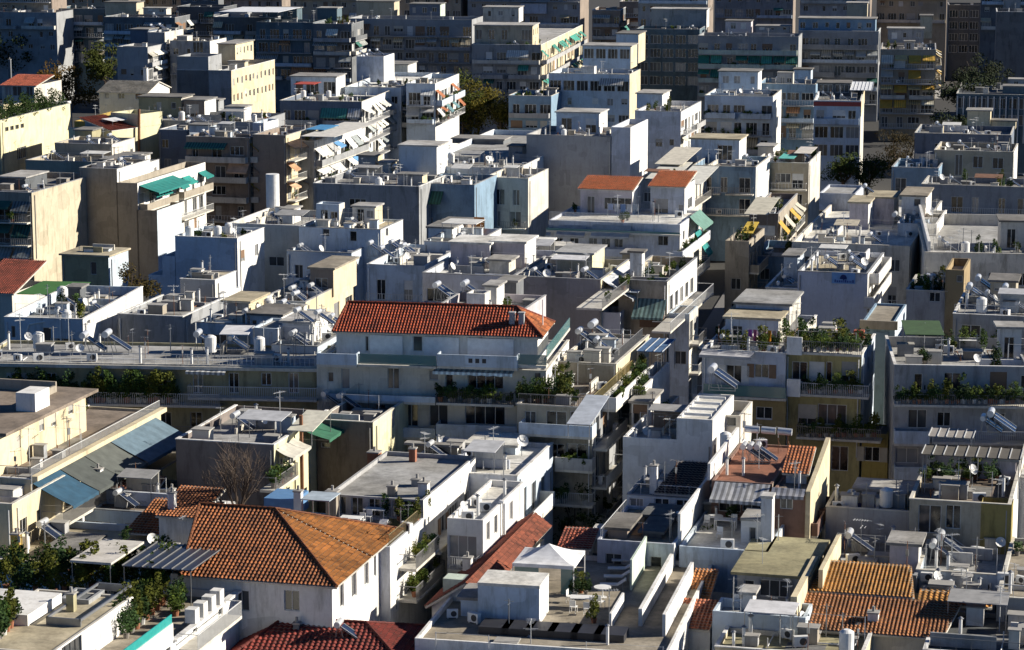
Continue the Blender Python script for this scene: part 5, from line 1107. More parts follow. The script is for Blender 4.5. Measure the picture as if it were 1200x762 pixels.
for lb, x, y in (('slender dark street tree below the planted wing', 668, 590), ('bushy street tree at the bottom of the narrow street', 672, 606)): tree(x, y, 5, 6, 2.4, lb, col=(.05, .08, .02), n=2400, leaf=.13)

# ---- lower left: awning house, blank walled pair
B = Bld('cream house with four sloping side awnings', -60, 36, 556, D=25, a=14.5, col='sand', scol='cream', h=13.3, roof='brown', par=.2); M = B.m; v_ = B.fv(-60, -4, 507, v=1, D=16, z0=B.zr, col='cream', scol='cream', par=-1)
m = MB(); v_.box('S', -.3, v_.D + .5, -8, .9, v_.z1 + .01, v_.z1 + .25, m); m.build('roof', roofmat(PAL['brown']), B.root)
m = MB(); q = B.pl(19, 482, 2, v_.z1 + .25); m.box(q.x, q.x + 1.6, q.y, q.y + 2.6, v_.z1 + .26, v_.z1 + 1.7); m.build('roof_room', plaster('white'), B.root)
m = MB(); q = B.pl(30, 458, 2, v_.z1 + .25); m.box(q.x - 5, q.x + 2.6, q.y, q.y + .2, v_.z1 + .26, v_.z1 + 1.1); m.box(q.x + 2.4, q.x + 2.6, q.y - 5, q.y, v_.z1 + .26, v_.z1 + .8); m.build('low_wall', plaster('tan'), B.root)
for x, y in ((46, 500), (60, 494), (80, 480), (18, 520)): v_.win(x, y - 9, x + 6, y + 6, 'd', 'S', shut=True)
AC_ = [(.02, .075, .13), (.07, .08, .075), (.10, .11, .10), (.11, .17, .22)]
L_ = M.D
for i, (f0, f1) in enumerate(((.01, .195), (.2, .375), (.38, .575), (.58, .95))): M.awning('S', f0 * L_, f1 * L_, B.h - .35, 3.2, 1.5, AC_[i], label=['deep blue awning', 'dark grey awning', 'olive grey awning', 'pale blue striped awning'][i])
for f in (.1, .3, .5, .7, .85): M.hole('S', f * L_ - .6, f * L_ + .6, B.h - 3, B.h - .9, 'd')
M.balcony('S', .3, L_ - .3, B.h - 3.4, 'b', 2.4, 1.0); M.balcony('S', .3, L_ - .3, B.h - 6.8, 's', 2.4, 1.0, col='blue'); rail(B, [(M.w - .1, .3), (M.w - .1, L_)], h=1.0, mat=M_railw)
m = MB(); M.box('S', 0, L_, .01, .55, B.h - .1, B.h + .25, m); m.build('cornice', plaster('cream'), B.root)
for i in range(7): on(B, 'shrub', 12 + i * 14, 542 - i * 9, s=1.1)
on(B, 'chair', 62, 508); on(B, 'chair', 74, 500); clutter(B, 0, 5, 0, 0)
m = MB(); p = B.Rf(116, 583, 6); z1_ = B.pl(116, 550, 1, p.y).z
B2 = Bld('low tiled roof houses behind the white flue', 36, 176, 592, dy=22, a=14.5, col='bluewhite', h=9.8, roof='brown', par=.15); chimney(B2, 116, 588, 38, .6, 'white'); chimney(B2, 202, 590, 16, .4, 'white'); clutter(B2, 1, 5, 3, 4, 2)
p = B2.Rf(120, 590); q = B2.Rf(178, 590); slope(B2, (p.x, p.y, 9.9), (q.x, p.y, 9.9), [(q.x, p.y + 4, 11), (p.x, p.y + 4, 11)], (.14, .05, .03))
B = Bld('small cream parapet block, left edge', -40, 14, 588, D=9, a=14.5, col='cream', scol='cream', h=12.6, roof='tan', S='w', par=.7)
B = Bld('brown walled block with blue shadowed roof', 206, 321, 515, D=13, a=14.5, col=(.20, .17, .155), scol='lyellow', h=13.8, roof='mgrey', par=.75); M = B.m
for x0, x1, y0, y1 in ((328, 333, 536, 552), (338, 345, 524, 545), (352, 358, 512, 528)): M.win(x0, y0, x1, y1, 'd', 'S')
M.awn(323, 345, 520, 532, face='S', proj_=1.4, col=(.5, .48, .42)); M.bal(323, 350, 566, 'b', face='S', plants=7); M.awn(352, 374, 496, 512, face='S', proj_=2.4, col=(.03, .14, .08), label='green roller awning'); on(B, 'solar', 280, 506, s=1.1); canopy(B, 336, 366, 496, 16, H=1.7, tilt=.6, col=(.62, .6, .5)); clutter(B, 0, 3, 0, 1, 1)
m = MB(); p = B.pl(354, 570, 0, M.w + .5); q = B.pl(354, 486, 0, M.w + .5); m.tube((M.w + .5, p.y, 2), (M.w + .5, p.y, q.z), .16, n=8); m.build('flue', M_rust, B.root)
v_ = B.fv(206, 212, 510, v=-.002, D=13, z0=0, col='cream') if 0 else None
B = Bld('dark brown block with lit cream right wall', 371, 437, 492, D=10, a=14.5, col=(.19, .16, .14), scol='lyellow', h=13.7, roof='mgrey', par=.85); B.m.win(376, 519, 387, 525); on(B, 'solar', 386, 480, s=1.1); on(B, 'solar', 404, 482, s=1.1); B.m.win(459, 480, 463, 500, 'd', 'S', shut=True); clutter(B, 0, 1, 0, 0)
tree(277, 578, 12.2, 5, 2.6, 'bare twiggy tree in front of the brown wall', n=0, bare=True, name='bare_tree')
# ---- white stepped blocks, lower centre
B = Bld('white block with pale bluish roof slabs', 470, 606, 550, dy=38, a=14.5, col='lilac', scol='bluewhite', h=11.6, roof='white', par=.4, F=''); M = B.m
B.top(478, 536, 534, 13, D=.4, col='tan', scol='white'); m = MB(); B.top(548, 604, 530, 9, D=4, col='bluewhite', scol='bluewhite', roof='white')
for i in range(4): M.win(612 + i * 11, 572 - i * 7, 617 + i * 11, 606 - i * 7, 'd', 'S')
M.bal(608, 650, 612, 's', face='S', col='white'); on(B, 'solar', 508, 538); clutter(B, 0, 3, 4, 3, 1, 0, 2)
chimney(B, 484, 556, 30, .5, 'brick'); chimney(B, 439, 548, 18, .9, 'brick')
B = Bld('white pale roofed block behind the white flats', 524, 566, 607, D=12, a=14.5, col='white', scol='white', h=11.4, roof='white', par=.45); M = B.m
for i in range(4): M.win(570 + i * 9, 612 - i * 8, 574 + i * 9, 634 - i * 8, 'w' if i % 2 else 'd', 'S', shut=(i == 2))
clutter(B, 0, 1, 3, 2, 1)
m = MB(); q = B.pl(596, 590, 0, M.w + .6); m.tube((M.w + .25, q.y, q.z - 2.4), (M.w + .25, q.y, q.z), .14, n=8); m.tube((M.w + .25, q.y, q.z), (M.w - .1, q.y + .1, q.z + .1), .14, n=8); m.build('drain_pipe', M_white, B.root)
B = Bld('white flats with roof terrace and lit side wall', 441, 457, 640, D=22.5, a=14.5, col='lilac', scol='white', h=11.2, roof='tan', par=.2); M = B.m; WF = B; B.fv(345, 440.5, 612, v=5.2, D=3, z0=0, col='lilac', par=.2, roof='mgrey')
v_ = B.fv(384, 512, 579, v=8.2, D=14.3, z0=B.zr, col='mgrey', scol='white', par=.3, roof='mgrey'); dv = M.w - v_.u0; v_.w = dv - .004
for i in range(6): v_.hole('F', .5 + i * 1.3, 1.4 + i * 1.3, B.zr + .05, B.zr + 2.1, 'd')
q = B.pl(500, 600, 0, M.w)
for x0, x1, y0, y1, k in ((516, 522, 604, 624, 'w'), (525, 537, 592, 620, 'd'), (543, 549, 578, 598, 'w'), (512, 518, 652, 676, 'd'), (524, 530, 645, 668, 'd'), (534, 540, 638, 660, 'd'), (544, 550, 628, 652, 'd'), (500, 506, 662, 682, 'd'), (464, 467, 702, 716, 'w'), (477, 482, 690, 702, 'w')):
    (v_ if M.rd('S', (x0 + x1) / 2, (y0 + y1) / 2)[1] > M.z1 - .3 else M).win(x0, y0, x1, y1, k, 'S')
M.bal(488, 515, 655, 'b', face='S', plants=6, out=1.3); M.bal(516, 545, 634, 's', face='S', col='cream', out=1.4, ph=.15); M.bal(488, 522, 688, 'b', face='S', plants=6, out=1.3)
rail(B, [(.2, .2), (M.w - .15, .2), (M.w - .15, 8)], h=1.0, mat=flat((.20, .16, .08), .6)); chimney(B, 460, 600, 30, .6, 'tan'); chimney(B, 489, 588, 26, .7, 'grey'); chimney(B, 497, 600, 34, .7, 'white'); chimney(B, 390, 606, 30, .8, 'tan')
for i, x in enumerate((478, 488, 468, 452, 500)): on(B, 'shrub', x, 616 - i * 3, s=.9)
on(B, 'table', 412, 618); on(B, 'chair', 404, 622); on(B, 'chair', 424, 616); on(B, 'table', 440, 608); on(B, 'chair', 450, 604); on(B, 'chair', 432, 612); on(B, 'lounger', 446, 624)
canopy(B, 352, 386, 586, 12, H=2.2, col=(.35, .42, .48), D=2.5); chimney(B, 350, 606, 30, .55, 'white'); m = MB(); p = B.Rf(340, 606); m.box(p.x - 2, p.x + .4, p.y, p.y + 3, p.z, p.z + 1.3); m.build('blue_tank_cover', flat((.12, .25, .45), .5), B.root); clutter(B, 0, 2, 1, 0)
# ---- the big hip roofed house
B = Bld('white house with large orange tiled hip roof', 200, 389, 672, D=14, a=14.5, col='white', scol='white', h=11.3, roof='tan', par=-1); M = B.m; HH = B
OT = (.36, .13, .04); OD = (.30, .105, .034)
zr_ = B.h + 3.0; q = B.pl(322, 597, 1, B.D / 2); p = B.pl(234, 594, 1, B.D / 2); zr_ = q.z
hiproof(B, B.pl(214, 672, 1, 0).x, M.w + .5, -.5, B.D + .5, B.h + .02, zr_, p.x, q.x, col=OD, cols=[OD, (.42, .17, .042), OD, OD], cw=.29, amp=.08)  # brighter tile colour paints sunlight onto the right hip
for x in (283, 342, 300): M.win(x - 9, 692, x + 9, 716, 'd')
M.win(322, 692, 340, 712, 'd')
for x0, x1, y0, y1 in ((398, 403, 684, 712), (412, 418, 670, 700), (427, 432, 658, 686), (438, 441, 650, 676)): M.win(x0, y0, x1, y1, 'd', 'S')
p = B.pl(144, 624, 2, 9.6); q = B.pl(214, 628, 1, p.y); slope(B, (p.x, p.y, 9.6), (q.x, p.y, 9.6), [(q.x, p.y + 5, 11), (p.x + .6, p.y + 5, 11)], OT, name='side_roof')
m = MB(); m.box(q.x + .02, q.x + 1.6, p.y - .5, p.y + 7, 0, 10.6); m.build('lean_to', plaster('white'), B.root)
B = Bld('white shed wall behind the orange hip roof', 186, 236, 604, D=5, a=14.5, col='white', scol='white', h=11.3, roof='tan', par=-1); u = B.m.w; slope(B, (-.2, -.2, B.h), (u, -.2, B.h), [(u, 5, B.h + 1), (-.2, 5, B.h + 1)], (.30, .11, .04)); chimney(B, 202, 600, 22, .5, 'white', z=B.h)
B = Bld('low pale roofs left of the orange tiles', -60, 210, 652, dy=46, a=14.5, col='bluewhite', h=9.6, roof='sand', par=.5, scol='white'); m = MB(); p = B.Rf(148, 600); m.box(0, p.x + 6, p.y, p.y + .3, B.zr + .003, B.zr + 1.6); m.build('back_wall', plaster('lilac'), B.root)
on(B, 'solar', 55, 634, s=1.1); on(B, 'ac', 92, 612); chimney(B, 20, 652, 26, .6, 'ochre'); B.top(56, 94, 652, 8, D=4, col='mgrey'); clutter(B, 0, 3, 2, 2, 1)
B = Bld('planted terrace house with crenellated white wall', -60, 133, 790, D=20.7, a=14.5, col='white', scol='white', h=10.4, roof='tan', par=.5); M = B.m; PT = B
canopy(B, 82, 130, 659, 28, H=2.4, col=(.56, .53, .48), thick=.15, label='pale beige flat canopy'); canopy(B, 143, 224, 664, 30, H=2.5, col=(.04, .045, .06), ribs=7, label='dark pergola roof of seven long panels', mat=flat((.035, .04, .055), .35, name='dark_panel'), name='pergola')
vt = M.rd('S', 203, 733)[0]
m = MB(); m.box(M.w - .22, M.w - .002, .02, vt, B.h + .003, B.h + 1.2); m.build('raised_parapet', plaster('white'), B.root)
m = MB(); m.box(M.w - .14, M.w - .08, .02, vt, B.h + 1.203, B.h + 1.75); m.build('glass_balustrade', flat((.03, .30, .28), .2, name='turquoise_glass'), B.root)
m = MB(); m.box(M.w - .2, M.w + .25, vt + .02, B.D, B.h + .003, B.h + .14); m.build('coping', plaster('white'), B.root)
for i in range(4):
    y = vt + 3.4 + i * 1.45; k = MB(); k.box(M.w - .6, M.w + .1, y, y + .75, B.h + .145, B.h + 1.05); k.build('merlon', plaster('white'), B.root)
for i in range(30):
    x = -6 + i * 6.8; on(B, 'shrub', x, 698 - (i * 13 % 5) * 6, s=.9 + .14 * (i * 7 % 6))
for i in range(16):
    f = (i % 8) / 8; on(B, 'shrub', 148 + f * 48 - (i // 8) * 10, 748 - f * 44 - (i // 8) * 6, s=1.0 + .1 * (i % 4))
for i in range(3): on(B, 'shrub', 206 + i * 2, 722 - i * 6, s=1.1)
M.win(226, 722, 231, 742, 'w', 'S'); M.win(256, 704, 261, 722, 'w', 'S'); M.win(232, 742, 238, 760, 'd', 'S'); M.bal(232, 284, 742, 'b', face='S', out=1.3, rail=M_railw); M.win(175, 750, 200, 775, 'g', 'S'); on(B, 'table', 212, 694); on(B, 'rtable', 226, 682)
B = Bld('modern white house with bare flat roof', -60, 60, 756, dy=66, a=14.5, col='offwhite', scol='white', h=11.8, roof='sand', par=.12); M = B.m; M.win(72, 742, 96, 775, 'g', 'S', fm=M_dark)
chimney(B, 84, 716, 20, .5, 'olive'); B.top(70, 104, 706, 5, D=2.5, col='grey', par=.2, roof='dgrey'); m = MB(); p = B.Rf(16, 745); m.box(p.x - 6, p.x, p.y + 2, p.y + 7, B.zr + .003, B.zr + .7); m.build('light_well', plaster('white'), B.root)
m = MB(); p = B.Rf(54, 732)
for i in range(2): m.box(p.x + i * 2.2, p.x + i * 2.2 + .12, p.y, p.y + 8, B.zr + .35, B.zr + .5)
for i in range(2): m.box(p.x, p.x + 2.3, p.y + i * 7.8, p.y + i * 7.8 + .12, B.zr + .003, B.zr + .5)
m.build('roof_frame', M_metal, B.root)
for i in range(6): on(B, 'shrub', -4 + i * 4, 752 - i * 4, s=1.2)
# ---- dark red roof at the bottom
B = Bld('shaded house with dark red roof, bottom edge', 240, 492, 795, D=13, a=10, col='offwhite', h=6.4, par=-1, roof='tan'); u = B.m.w; DR = (.20, .03, .02)
q = B.pl(320, 718, 1, 8); hiproof(B, -.4, u + .5, -.4, 13.4, B.h, B.h + 2.2, 3.5, u - 5, col=DR, cw=.36, amp=.08); on(B, 'solar', 402, 752, z=B.h + 1.3); chimney(B, 348, 745, 14, .4, 'dgrey', z=B.h + 1.4)
# ---- red roof beside canopy terrace, its lit and shaded slopes painted in tile colours
B = Bld('low house with steep dark red tiles', 506, 560, 710, D=19, a=14.5, col='white', scol='white', h=7.6, par=-1, roof='tan'); u = B.m.w
slope(B, (-.4, 19.4, B.h), (-.4, -.4, B.h), [(u * .75, -.4, B.h + 1.9), (u * .75, 19.4, B.h + 1.9)], (.17, .035, .022)); slope(B, (u + .5, -.4, B.h + .9), (u + .5, 19.4, B.h + .9), [(u * .75, 19.4, B.h + 1.9), (u * .75, -.4, B.h + 1.9)], (.26, .075, .04))
m = MB(); m.prism([(0, 0, B.h - .01), (u, 0, B.h - .01), (u, 0, B.h + .55), (u * .75, 0, B.h + 1.85)], (0, .15, 0)); m.build('gable', plaster('white'), B.root)
chimney(B, 548, 668, 14, .6, 'white', z=B.h + .8); chimney(B, 566, 648, 14, .5, 'white', z=B.h + .8); m = MB(); q_ = B.pl(536, 690, 1, 1.5); m.box(q_.x - .9, q_.x + .9, 1, 2.4, B.h + .3, B.h + 1.7); m.build('dormer', plaster('palegreen'), B.root)
# ---- canopy terrace at the bottom centre
B = Bld('bottom roof terrace with white canopy and tables', 486, 782, 748, dy=104, a=12, col='white', scol='white', h=8.4, par=.35, roof='tan'); M = B.m; CT = B
for k_, px, py, rz_ in (('rtable', 706, 700, 0), ('table', 682, 712, .1), ('chair', 672, 718, 3), ('chair', 688, 720, 3.1), ('chair', 696, 714, 2.5), ('chair', 668, 706, 1.4), ('chair', 704, 712, 2.6), ('chair', 613, 722, .6), ('chair', 620, 728, 2.9), ('table', 608, 716, 0)): on(B, k_, px, py, rz=rz_)
for i in range(4): on(B, 'lounger', 718 + i * 4.5, 690 - i * 9.5, rz=-1.4)
for px, py, s_ in ((674, 698, .9), (681, 695, .8), (687, 697, .8), (696, 730, .95)): on(B, 'shrub', px, py, s=s_)
# canopy: a white tent roof with four slopes on posts
p = B.Rf(601, 694); q = B.pl(672, 694, 1, p.y); z = B.zr; zt = B.pl(607, 660, 1, p.y).z; u0, u1, v0, v1 = p.x, q.x, p.y, p.y + 4.2
r = bpy.data.objects.new('canopy_tent', None); COL.objects.link(r); r.location = B.O; r.rotation_euler.z = -B.a; tag(r, 'white tent canopy with peaked top on the bottom terrace', 'canopy')
m = MB(); ap = ((u0 + u1) / 2, (v0 + v1) / 2, zt + .95); c4 = [(u0, v0, zt), (u1, v0, zt), (u1, v1, zt), (u0, v1, zt)]
N_ = 6
for k in range(4):
    a, c = Vector(c4[k]), Vector(c4[(k + 1) % 4]); t = Vector(ap)
    def pt_(f, g): w0 = a.lerp(c, g); x = w0.lerp(t, f); x.z = zt + .95 * f ** 1.5; return tuple(x)
    for i in range(N_):
        for j in range(N_): m.quad(pt_(i / N_, j / N_), pt_(i / N_, (j + 1) / N_), pt_((i + 1) / N_, (j + 1) / N_), pt_((i + 1) / N_, j / N_))
m.box(u0, u1, v0 - .02, v0 + .01, zt - .25, zt); m.box(u1 - .01, u1 + .02, v0 + .01, v1, zt - .25, zt); m.build('tent_roof', fabric((.80, .80, .80)), r)
for a, c, _ in c4: m = MB(); m.tube((a, c, z), (a, c, zt), .05, n=6); m.build('post', M_white, r)
for xa, xb in ((u0 + .1, u0 + 1.8), (u1 - .9, u1 - .1)): m = MB(); m.box(xa, xb, v0 + .06, v0 + .1, z + .02, zt - .2); m.build('side_sheet', frosted(), r)
v_ = B.top(560, 632, 728, 42, D=3.2, col='bluewhite', scol='white', roof='white', oh=.02); B.top(540, 566, 722, 20, D=3, col='bluewhite', scol='white')
def lowwall(B, px0, py0, L, th, hh, col='white', z=None, name='low_wall'):
    p = B.Rf(px0, py0, z); m = MB(); m.box(p.x, p.x + th, p.y, p.y + L, p.z + .003, p.z + hh); return m.build(name, plaster(col), B.root)
lowwall(B, 738, 692, 6.5, .15, 2.2, 'palegreen'); lowwall(B, 714, 736, 5, .15, 1.0); lowwall(B, 748, 734, 14, .25, 1.2); lowwall(B, 776, 746, 13, .22, 1.5)
v_ = B.top(658, 690, 654, 15, D=2.6, col='white', scol='white', par=-1, z=B.zr); lowroof(B, v_, .6, (.34, .09, .05))
v_ = B.top(690, 722, 648, 14, D=4, col='offwhite', scol='white', roof='white', z=B.zr); m = MB(); rg = random.Random(3); NX, NY = 14, 9; zz = [[v_.z1 + .22 + .55 * math.sin(math.pi * i / NX) * math.sin(math.pi * j / NY) * rg.uniform(.5, 1.2) for j in range(NY + 1)] for i in range(NX + 1)]
for i in range(NX + 1):
    for j in range(NY + 1): m.v.append((v_.u0 - .1 + (v_.w + .2) * i / NX, v_.v0 - .1 + 3.4 * j / NY, zz[i][j]))
for i in range(NX):
    for j in range(NY): q = i * (NY + 1) + j; m.f.append((q, q + NY + 1, q + NY + 2, q + 1))
loose(B, m, 'cloth_pile', fabric((.72, .71, .66)), 'heap of crumpled white sheets beside the small red roof', 'cloth')
m = MB(); p = B.Rf(560, 744); q = B.Rf(700, 744)
for i in range(6): x = p.x + (q.x - p.x) * i / 5; m.box(x, x + 2.0, p.y + .2, p.y + 2.2, B.zr + .003, B.zr + .5)
m.build('planter_bench', M_dark, B.root); clutter(B, 0, 2, 2, 2)
# front most sheet of roofs along the bottom edge
B = Bld('dark blue glazed roof at the bottom edge', 488, 600, 790, D=7, a=12, col='dblue', h=7.4, roof='dblue', par=.3)
B = Bld('low grey roof under the canopy terrace', 560, 780, 800, D=8, a=12, col='mgrey', h=7, roof='tan', par=.4, scol='white'); clutter(B, 0, 1, 2, 2)

# ---- white cube, red terrace house and neighbours, lower right
B = Bld('white cube house with sunken blue terrace', 730, 835, 512, D=10, a=14.5, col='white', scol='white', h=12.6, roof='white', par=1.0); M = B.m; v_ = B.fv(793, 835.2, 490, v=-.003, D=10, z0=0, col='white', scol='white', par=.2, roof='white'); B.fv(836, 868, 486, v=6, D=6, z0=0, col='offwhite', scol='offwhite', roof='mgrey').win(851, 487, 863, 500); B.top(740, 760, 498, 26, D=5, col='white', scol='white', F='d')
on(B, 'solar', 840, 456, z=v_.z1 + .2, s=1.4); m = MB()
for i in range(4): m.box(v_.u0 + .4, v_.u0 + v_.w - .3, 1 + i * 2.2, 1.2 + i * 2.2, v_.z1 + .05, v_.z1 + .25)
m.build('roof_batten', M_white, B.root); clutter(B, 0, 5, 0, 2, 1)
B = Bld('small house with black tiled roof', 735, 823, 580, D=7, a=14.5, col='bluewhite', h=10.2, par=.05, roof='dgrey'); M = B.m; p = B.Rf(770, 578); q = B.Rf(823, 578); slope(B, (p.x, .1, B.h + .25), (q.x, .1, B.h + .25), [(q.x, 5, B.h + 1.7), (p.x + 1, 5, B.h + 1.7)], (.06, .045, .04), cw=.3)
for x in (775, 800, 745): M.win(x - 8, 584, x + 9, 602, 'd', fm=M_white)
chimney(B, 766, 578, 32, .55, 'white'); clutter(B, 0, 2, 1, 1)
B = Bld('brick red terrace house with a grey awning', 834, 905, 563, dy=44, a=14.5, col=(.22, .13, .10), scol='brown', h=12.2, roof='brick', par=.15); M = B.m; M.awn(838, 903, 566, 584, proj_=2.4, col=(.45, .46, .48)); M.win(842, 585, 868, 600, 'g'); M.win(870, 585, 902, 600, 'g')
lowwall(B, 829, 563, 13, .22, 1.3, 'white')
for x in (876, 884, 892): on(B, 'solar', x, 542, s=1.05)
m = MB(); p = B.Rf(890, 532)
for i in range(3): m.tube((p.x + i * 1.3 - 1, p.y - 1 - i * .1, B.zr + 2.2), (p.x + i * 1.3 + .1, p.y - 1 - i * .1, B.zr + 2.15), .28, n=12)
m.build('silver_boiler_row', M_tank, B.root); on(B, 'tank', 850, 530); clutter(B, 0, 5, 1, 2, 1)
B = Bld('house with small orange lean to roof', 904, 944, 577, D=9, a=14.5, col=(.22, .13, .10), scol='cream', h=12, roof='brown', par=.1); M = B.m; v_ = B.top(921, 945, 566, 14, D=3, col='white', scol='cream', par=-1); lowroof(B, v_, 1.2, (.46, .16, .06)); M.win(914, 584, 929, 597, fm=M_white); M.awn(905, 944, 572, 580, proj_=1.0, col=(.35, .36, .4))
m = MB(); m.prism([(M.w + .05, -.3, 0), (M.w + .05, 10.5, 0), (M.w + .05, 10.5, B.h + 2.0), (M.w + .05, 4, B.h + .9), (M.w + .05, -.3, B.h + .3)], (.35, 0, 0)); m.build('side_wall', plaster('cream'), B.root); clutter(B, 0, 2, 0)
B = Bld('low beige walls right of orange lean to', 968, 1072, 594, dy=18, a=14.5, col='mgrey', scol='beige', h=10.4, roof='sand', par=.4); B.top(1002, 1068, 590, 16, D=3, col='grey'); clutter(B, 0, 3, 2, 3, 1, 1, 3)
B = Bld('dark pergola terrace above yellow panels', 1066, 1184, 585, dy=38, a=14.5, col='beige', scol='white', h=11.8, roof='brown', par=.6); M = B.m; canopy(B, 1080, 1196, 533, 12, H=3.0, col=(.10, .09, .075), ribs=9, label='weathered dark pergola roof', name='pergola'); canopy(B, 1088, 1140, 512, 10, H=3.6, col=(.28, .26, .24), ribs=5); M.win(1076, 592, 1103, 625, 'g'); M.win(1108, 592, 1126, 620, 'd')
B.fv(1150, 1186, 590, v=-.1, D=2, z0=0, col=(.30, .24, .08), par=-1); B.top(1136, 1190, 560, 22, D=.3, col='pink')
for i in range(12): on(B, 'shrub' if i % 2 else 'plant', 1084 + i * 8.5, 566 - (i % 3) * 4)
on(B, 'table', 1110, 562); on(B, 'chair', 1122, 564); on(B, 'solar', 1166, 508, z=B.zr + 3.2, s=1.3); on(B, 'solar', 1156, 508, z=B.zr + 3.2); clutter(B, 0, 4, 2, 2, 1)
B = Bld('white edge wall block, right border', 1190, 1250, 560, dy=60, a=14.5, col='white', scol='white', h=11, roof='sand', par=.5)
B = Bld('sun deck with red and tan flooring', 700, 790, 632, dy=40, a=14.5, col='lilac', scol='white', h=9.8, roof='tan', par=.25); rail(B, [(.2, .2), (.2, 9)], step=.5, mat=M_railw); rail(B, [(.2, B.D - .3), (B.m.w - .3, B.D - .3)], step=.8, mat=M_railw)
m = MB(); p = B.Rf(722, 626); q = B.Rf(752, 626); m.box(p.x, q.x, p.y, p.y + 7, B.zr + .003, B.zr + .05); m.build('sand_mat', flat((.42, .27, .14), .9), B.root); B.top(712, 735, 630, 10, D=4, col='brown'); B.top(752, 775, 630, 6, D=4, col='slate', roof='dgrey'); B.top(755, 788, 612, 7, D=3, col='slate', roof='dgrey'); clutter(B, 0, 2, 1)
B = Bld('bright white terrace with small white hut', 796, 900, 640, dy=42, a=14.5, col='bluewhite', scol='white', h=9.6, roof='white', par=.35); v_ = B.top(868, 892, 636, 26, D=3, col='white', scol='white', oh=.05); v_.win(878, 618, 886, 634, 'd'); B.top(891, 904, 640, 56, D=1.2, col='lilac', scol='white', oh=.05); on(B, 'rtable', 838, 616); on(B, 'chair', 843, 632); on(B, 'chair', 828, 618); on(B, 'table', 850, 620); on(B, 'chair', 860, 617); on(B, 'shrub', 858, 614)
lowwall(B, 794, 640, 12, .2, 2.4); B.top(825, 900, 604, 14, D=.3, col='tan'); clutter(B, 0, 3, 1, 1)
for i in range(7):
    p = B.pl(812 + (i % 4) * 6, 668 - i * 3, 2, 6.5); item('shrub', B, (p.x, p.y, 5.6), s=1.6 + .2 * (i % 3))
B = Bld('grey house with moss grown overhanging roof', 864, 944, 672, dy=40, a=14.5, col='grey', scol='beige', h=9.4, par=0, roof='olive'); B.m.oh = .4; B.m.win(872, 680, 884, 700, 'd'); B.m.win(890, 680, 925, 700, 'g'); m = MB(); B.m.box('S', -.5, B.D, .95, 1.25, 5, B.h + .8, m); m.build('side_parapet', plaster('cream'), B.root); clutter(B, 0, 1, 0, 0)
B = Bld('long low bluish parapet roof, lower right', 835, 944, 716, dy=16, a=14.5, col='bluewhite', h=8.6, roof='mgrey', par=.6); B.top(870, 882, 714, 18, D=1.5, col='white', scol='white'); on(B, 'chair', 862, 712); clutter(B, 0, 2, 2, 1)
B = Bld('tiny orange tiled sheds beside the terrace', 790, 832, 735, D=9, a=14.5, col='white', scol='white', h=7.2, roof='tan', par=-1); u = B.m.w
slope(B, (-.2, -.2, B.h), (u, -.2, B.h), [(u, 3.6, B.h + 1), (-.2, 3.6, B.h + 1)], (.36, .12, .06)); slope(B, (-.2, 4.4, B.h + .2), (u * .6, 4.4, B.h + .2), [(u * .6, 9, B.h + 1.6), (-.2, 9, B.h + 1.6)], (.5, .2, .06))
B = Bld('mossy old roof with pipes, bottom right', 838, 1010, 758, dy=34, a=14.5, col='sand', h=7.6, roof='olive', par=.35, scol='cream'); clutter(B, 0, 4, 3, 5, 1, 1, 4)
# yellow tiled roof
B = Bld('house with golden yellow tiled roof', 940, 1098, 735, D=10, a=14.5, col='offwhite', scol='cream', h=7.6, par=-1, roof='tan'); M = B.m; YT = (.44, .21, .05)
q = B.pl(952, 695, 1, 4.6); slope(B, (-.3, -.4, B.h), (M.w + .4, -.4, B.h), [(M.w + 1.2, 4.6, q.z), (-.3, 4.6, q.z)], (.34, .14, .05), cw=.27, amp=.08)
q2 = B.pl(958, 656, 1, 9.5); slope(B, (-.2, 4.7, q.z + .1), (M.w * .78, 4.7, q.z + .1), [(M.w * .7, 9.5, q2.z), (.1, 9.5, q2.z)], YT, cw=.27, amp=.08, name='upper_roof'); slope(B, (M.w * .8, 4.7, q.z - .2), (M.w + 3.2, 4.7, q.z - .2), [(M.w + 3.2, 6.6, q.z + .2), (M.w * .8, 6.6, q.z + .2)], YT, cw=.38, name='upper_roof')
m = MB(); m.box(-.75, -.32, -.4, 10, 4, q2.z + .1); m.build('side_parapet', plaster('cream'), B.root); chimney(B, 1023, 740, 22, .7, 'white', z=B.h - .4)
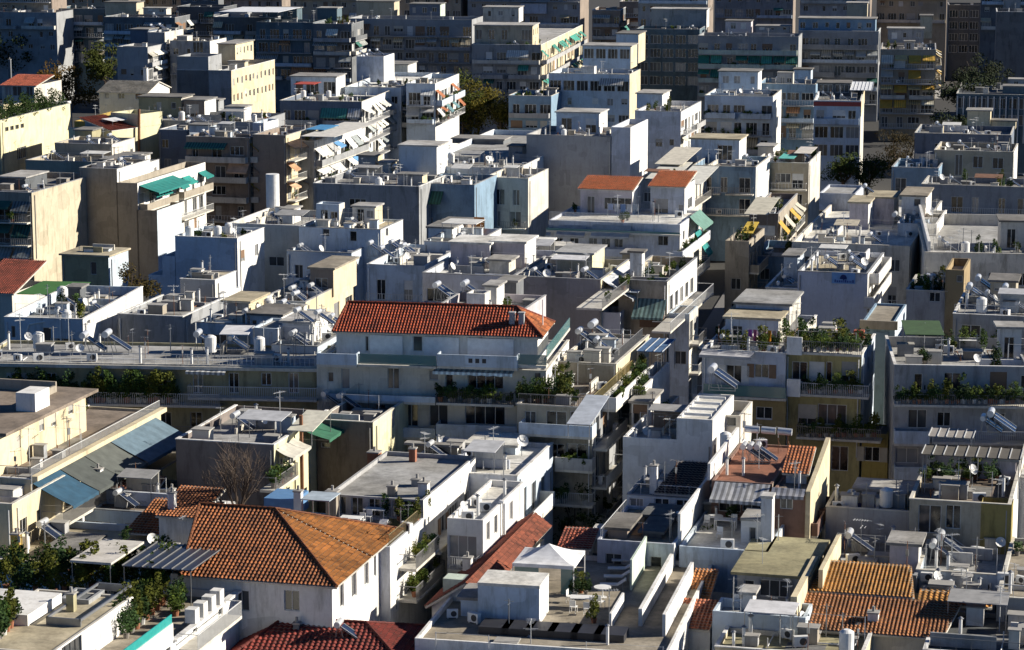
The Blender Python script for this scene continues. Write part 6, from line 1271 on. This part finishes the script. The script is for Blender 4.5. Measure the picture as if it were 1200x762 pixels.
B = Bld('olive shed below the yellow tiles', 1016, 1072, 745, D=5, a=14.5, col='olive', scol='lyellow', h=6.9, par=0, roof='grey')
B = Bld('dark flat roof at the bottom right corner', 1082, 1250, 762, dy=48, a=14.5, col='grey', scol='beige', h=7.6, roof='slate', par=.3); clutter(B, 0, 3, 2, 2)
m = MB()
B = Bld('heater roof with pink hut and blue tarpaulin', 966, 1074, 668, dy=42, a=14.5, col='grey', scol='white', h=8.6, roof='mgrey', par=.4); on(B, 'solar', 1000, 650, s=1.25); B.top(1042, 1076, 668, 30, D=3, col='pink', scol='white'); m = MB(); p = B.Rf(1014, 624); m.box(p.x, p.x + 1.6, p.y, p.y + .05, p.z + .6, p.z + 2.2); loose(B, m, 'blue_tarpaulin', fabric((.01, .04, .40)), 'bright blue tarpaulin hung at the back of the heater roof', 'tarpaulin'); m = MB(); p = B.Rf(990, 622); m.box(p.x, p.x + 1.2, p.y, p.y + .05, p.z + .6, p.z + 2.2); loose(B, m, 'purple_cloth', fabric((.10, .08, .16)), 'dull purple cloth hung left of the blue tarpaulin', 'cloth'); clutter(B, 0, 5, 1, 2, 1, 0, 2)
B = Bld('wide roof with railing and large heaters', 1074, 1178, 668, dy=44, a=14.5, col='bluewhite', scol='cream', h=8.8, roof='mgrey', par=.7); on(B, 'solar', 1108, 654, s=1.35); on(B, 'solar', 1098, 660, s=1.15); on(B, 'ac', 1080, 632, s=1.5); rail(B, [(.3, B.D - .4), (B.m.w - .3, B.D - .4)], mat=M_railw, step=.25); on(B, 'ac', 1086, 682, z=B.zr); clutter(B, 0, 5, 2, 2, 1, 0, 2)
B = Bld('low shaded roof behind the golden tiles', 1078, 1166, 702, dy=26, a=14.5, col='grey', h=7.9, roof='mgrey', par=.4); clutter(B, 1, 4, 3, 2, 1)
B = Bld('roof with pale lit parapet, right border', 1168, 1260, 700, dy=70, a=14.5, col='grey', scol='white', h=9, roof='tan', par=.4); on(B, 'ac', 1178, 686, s=1.3); clutter(B, 0, 3, 2, 2, 1, 0, 1, 3, 3)
finish_all()
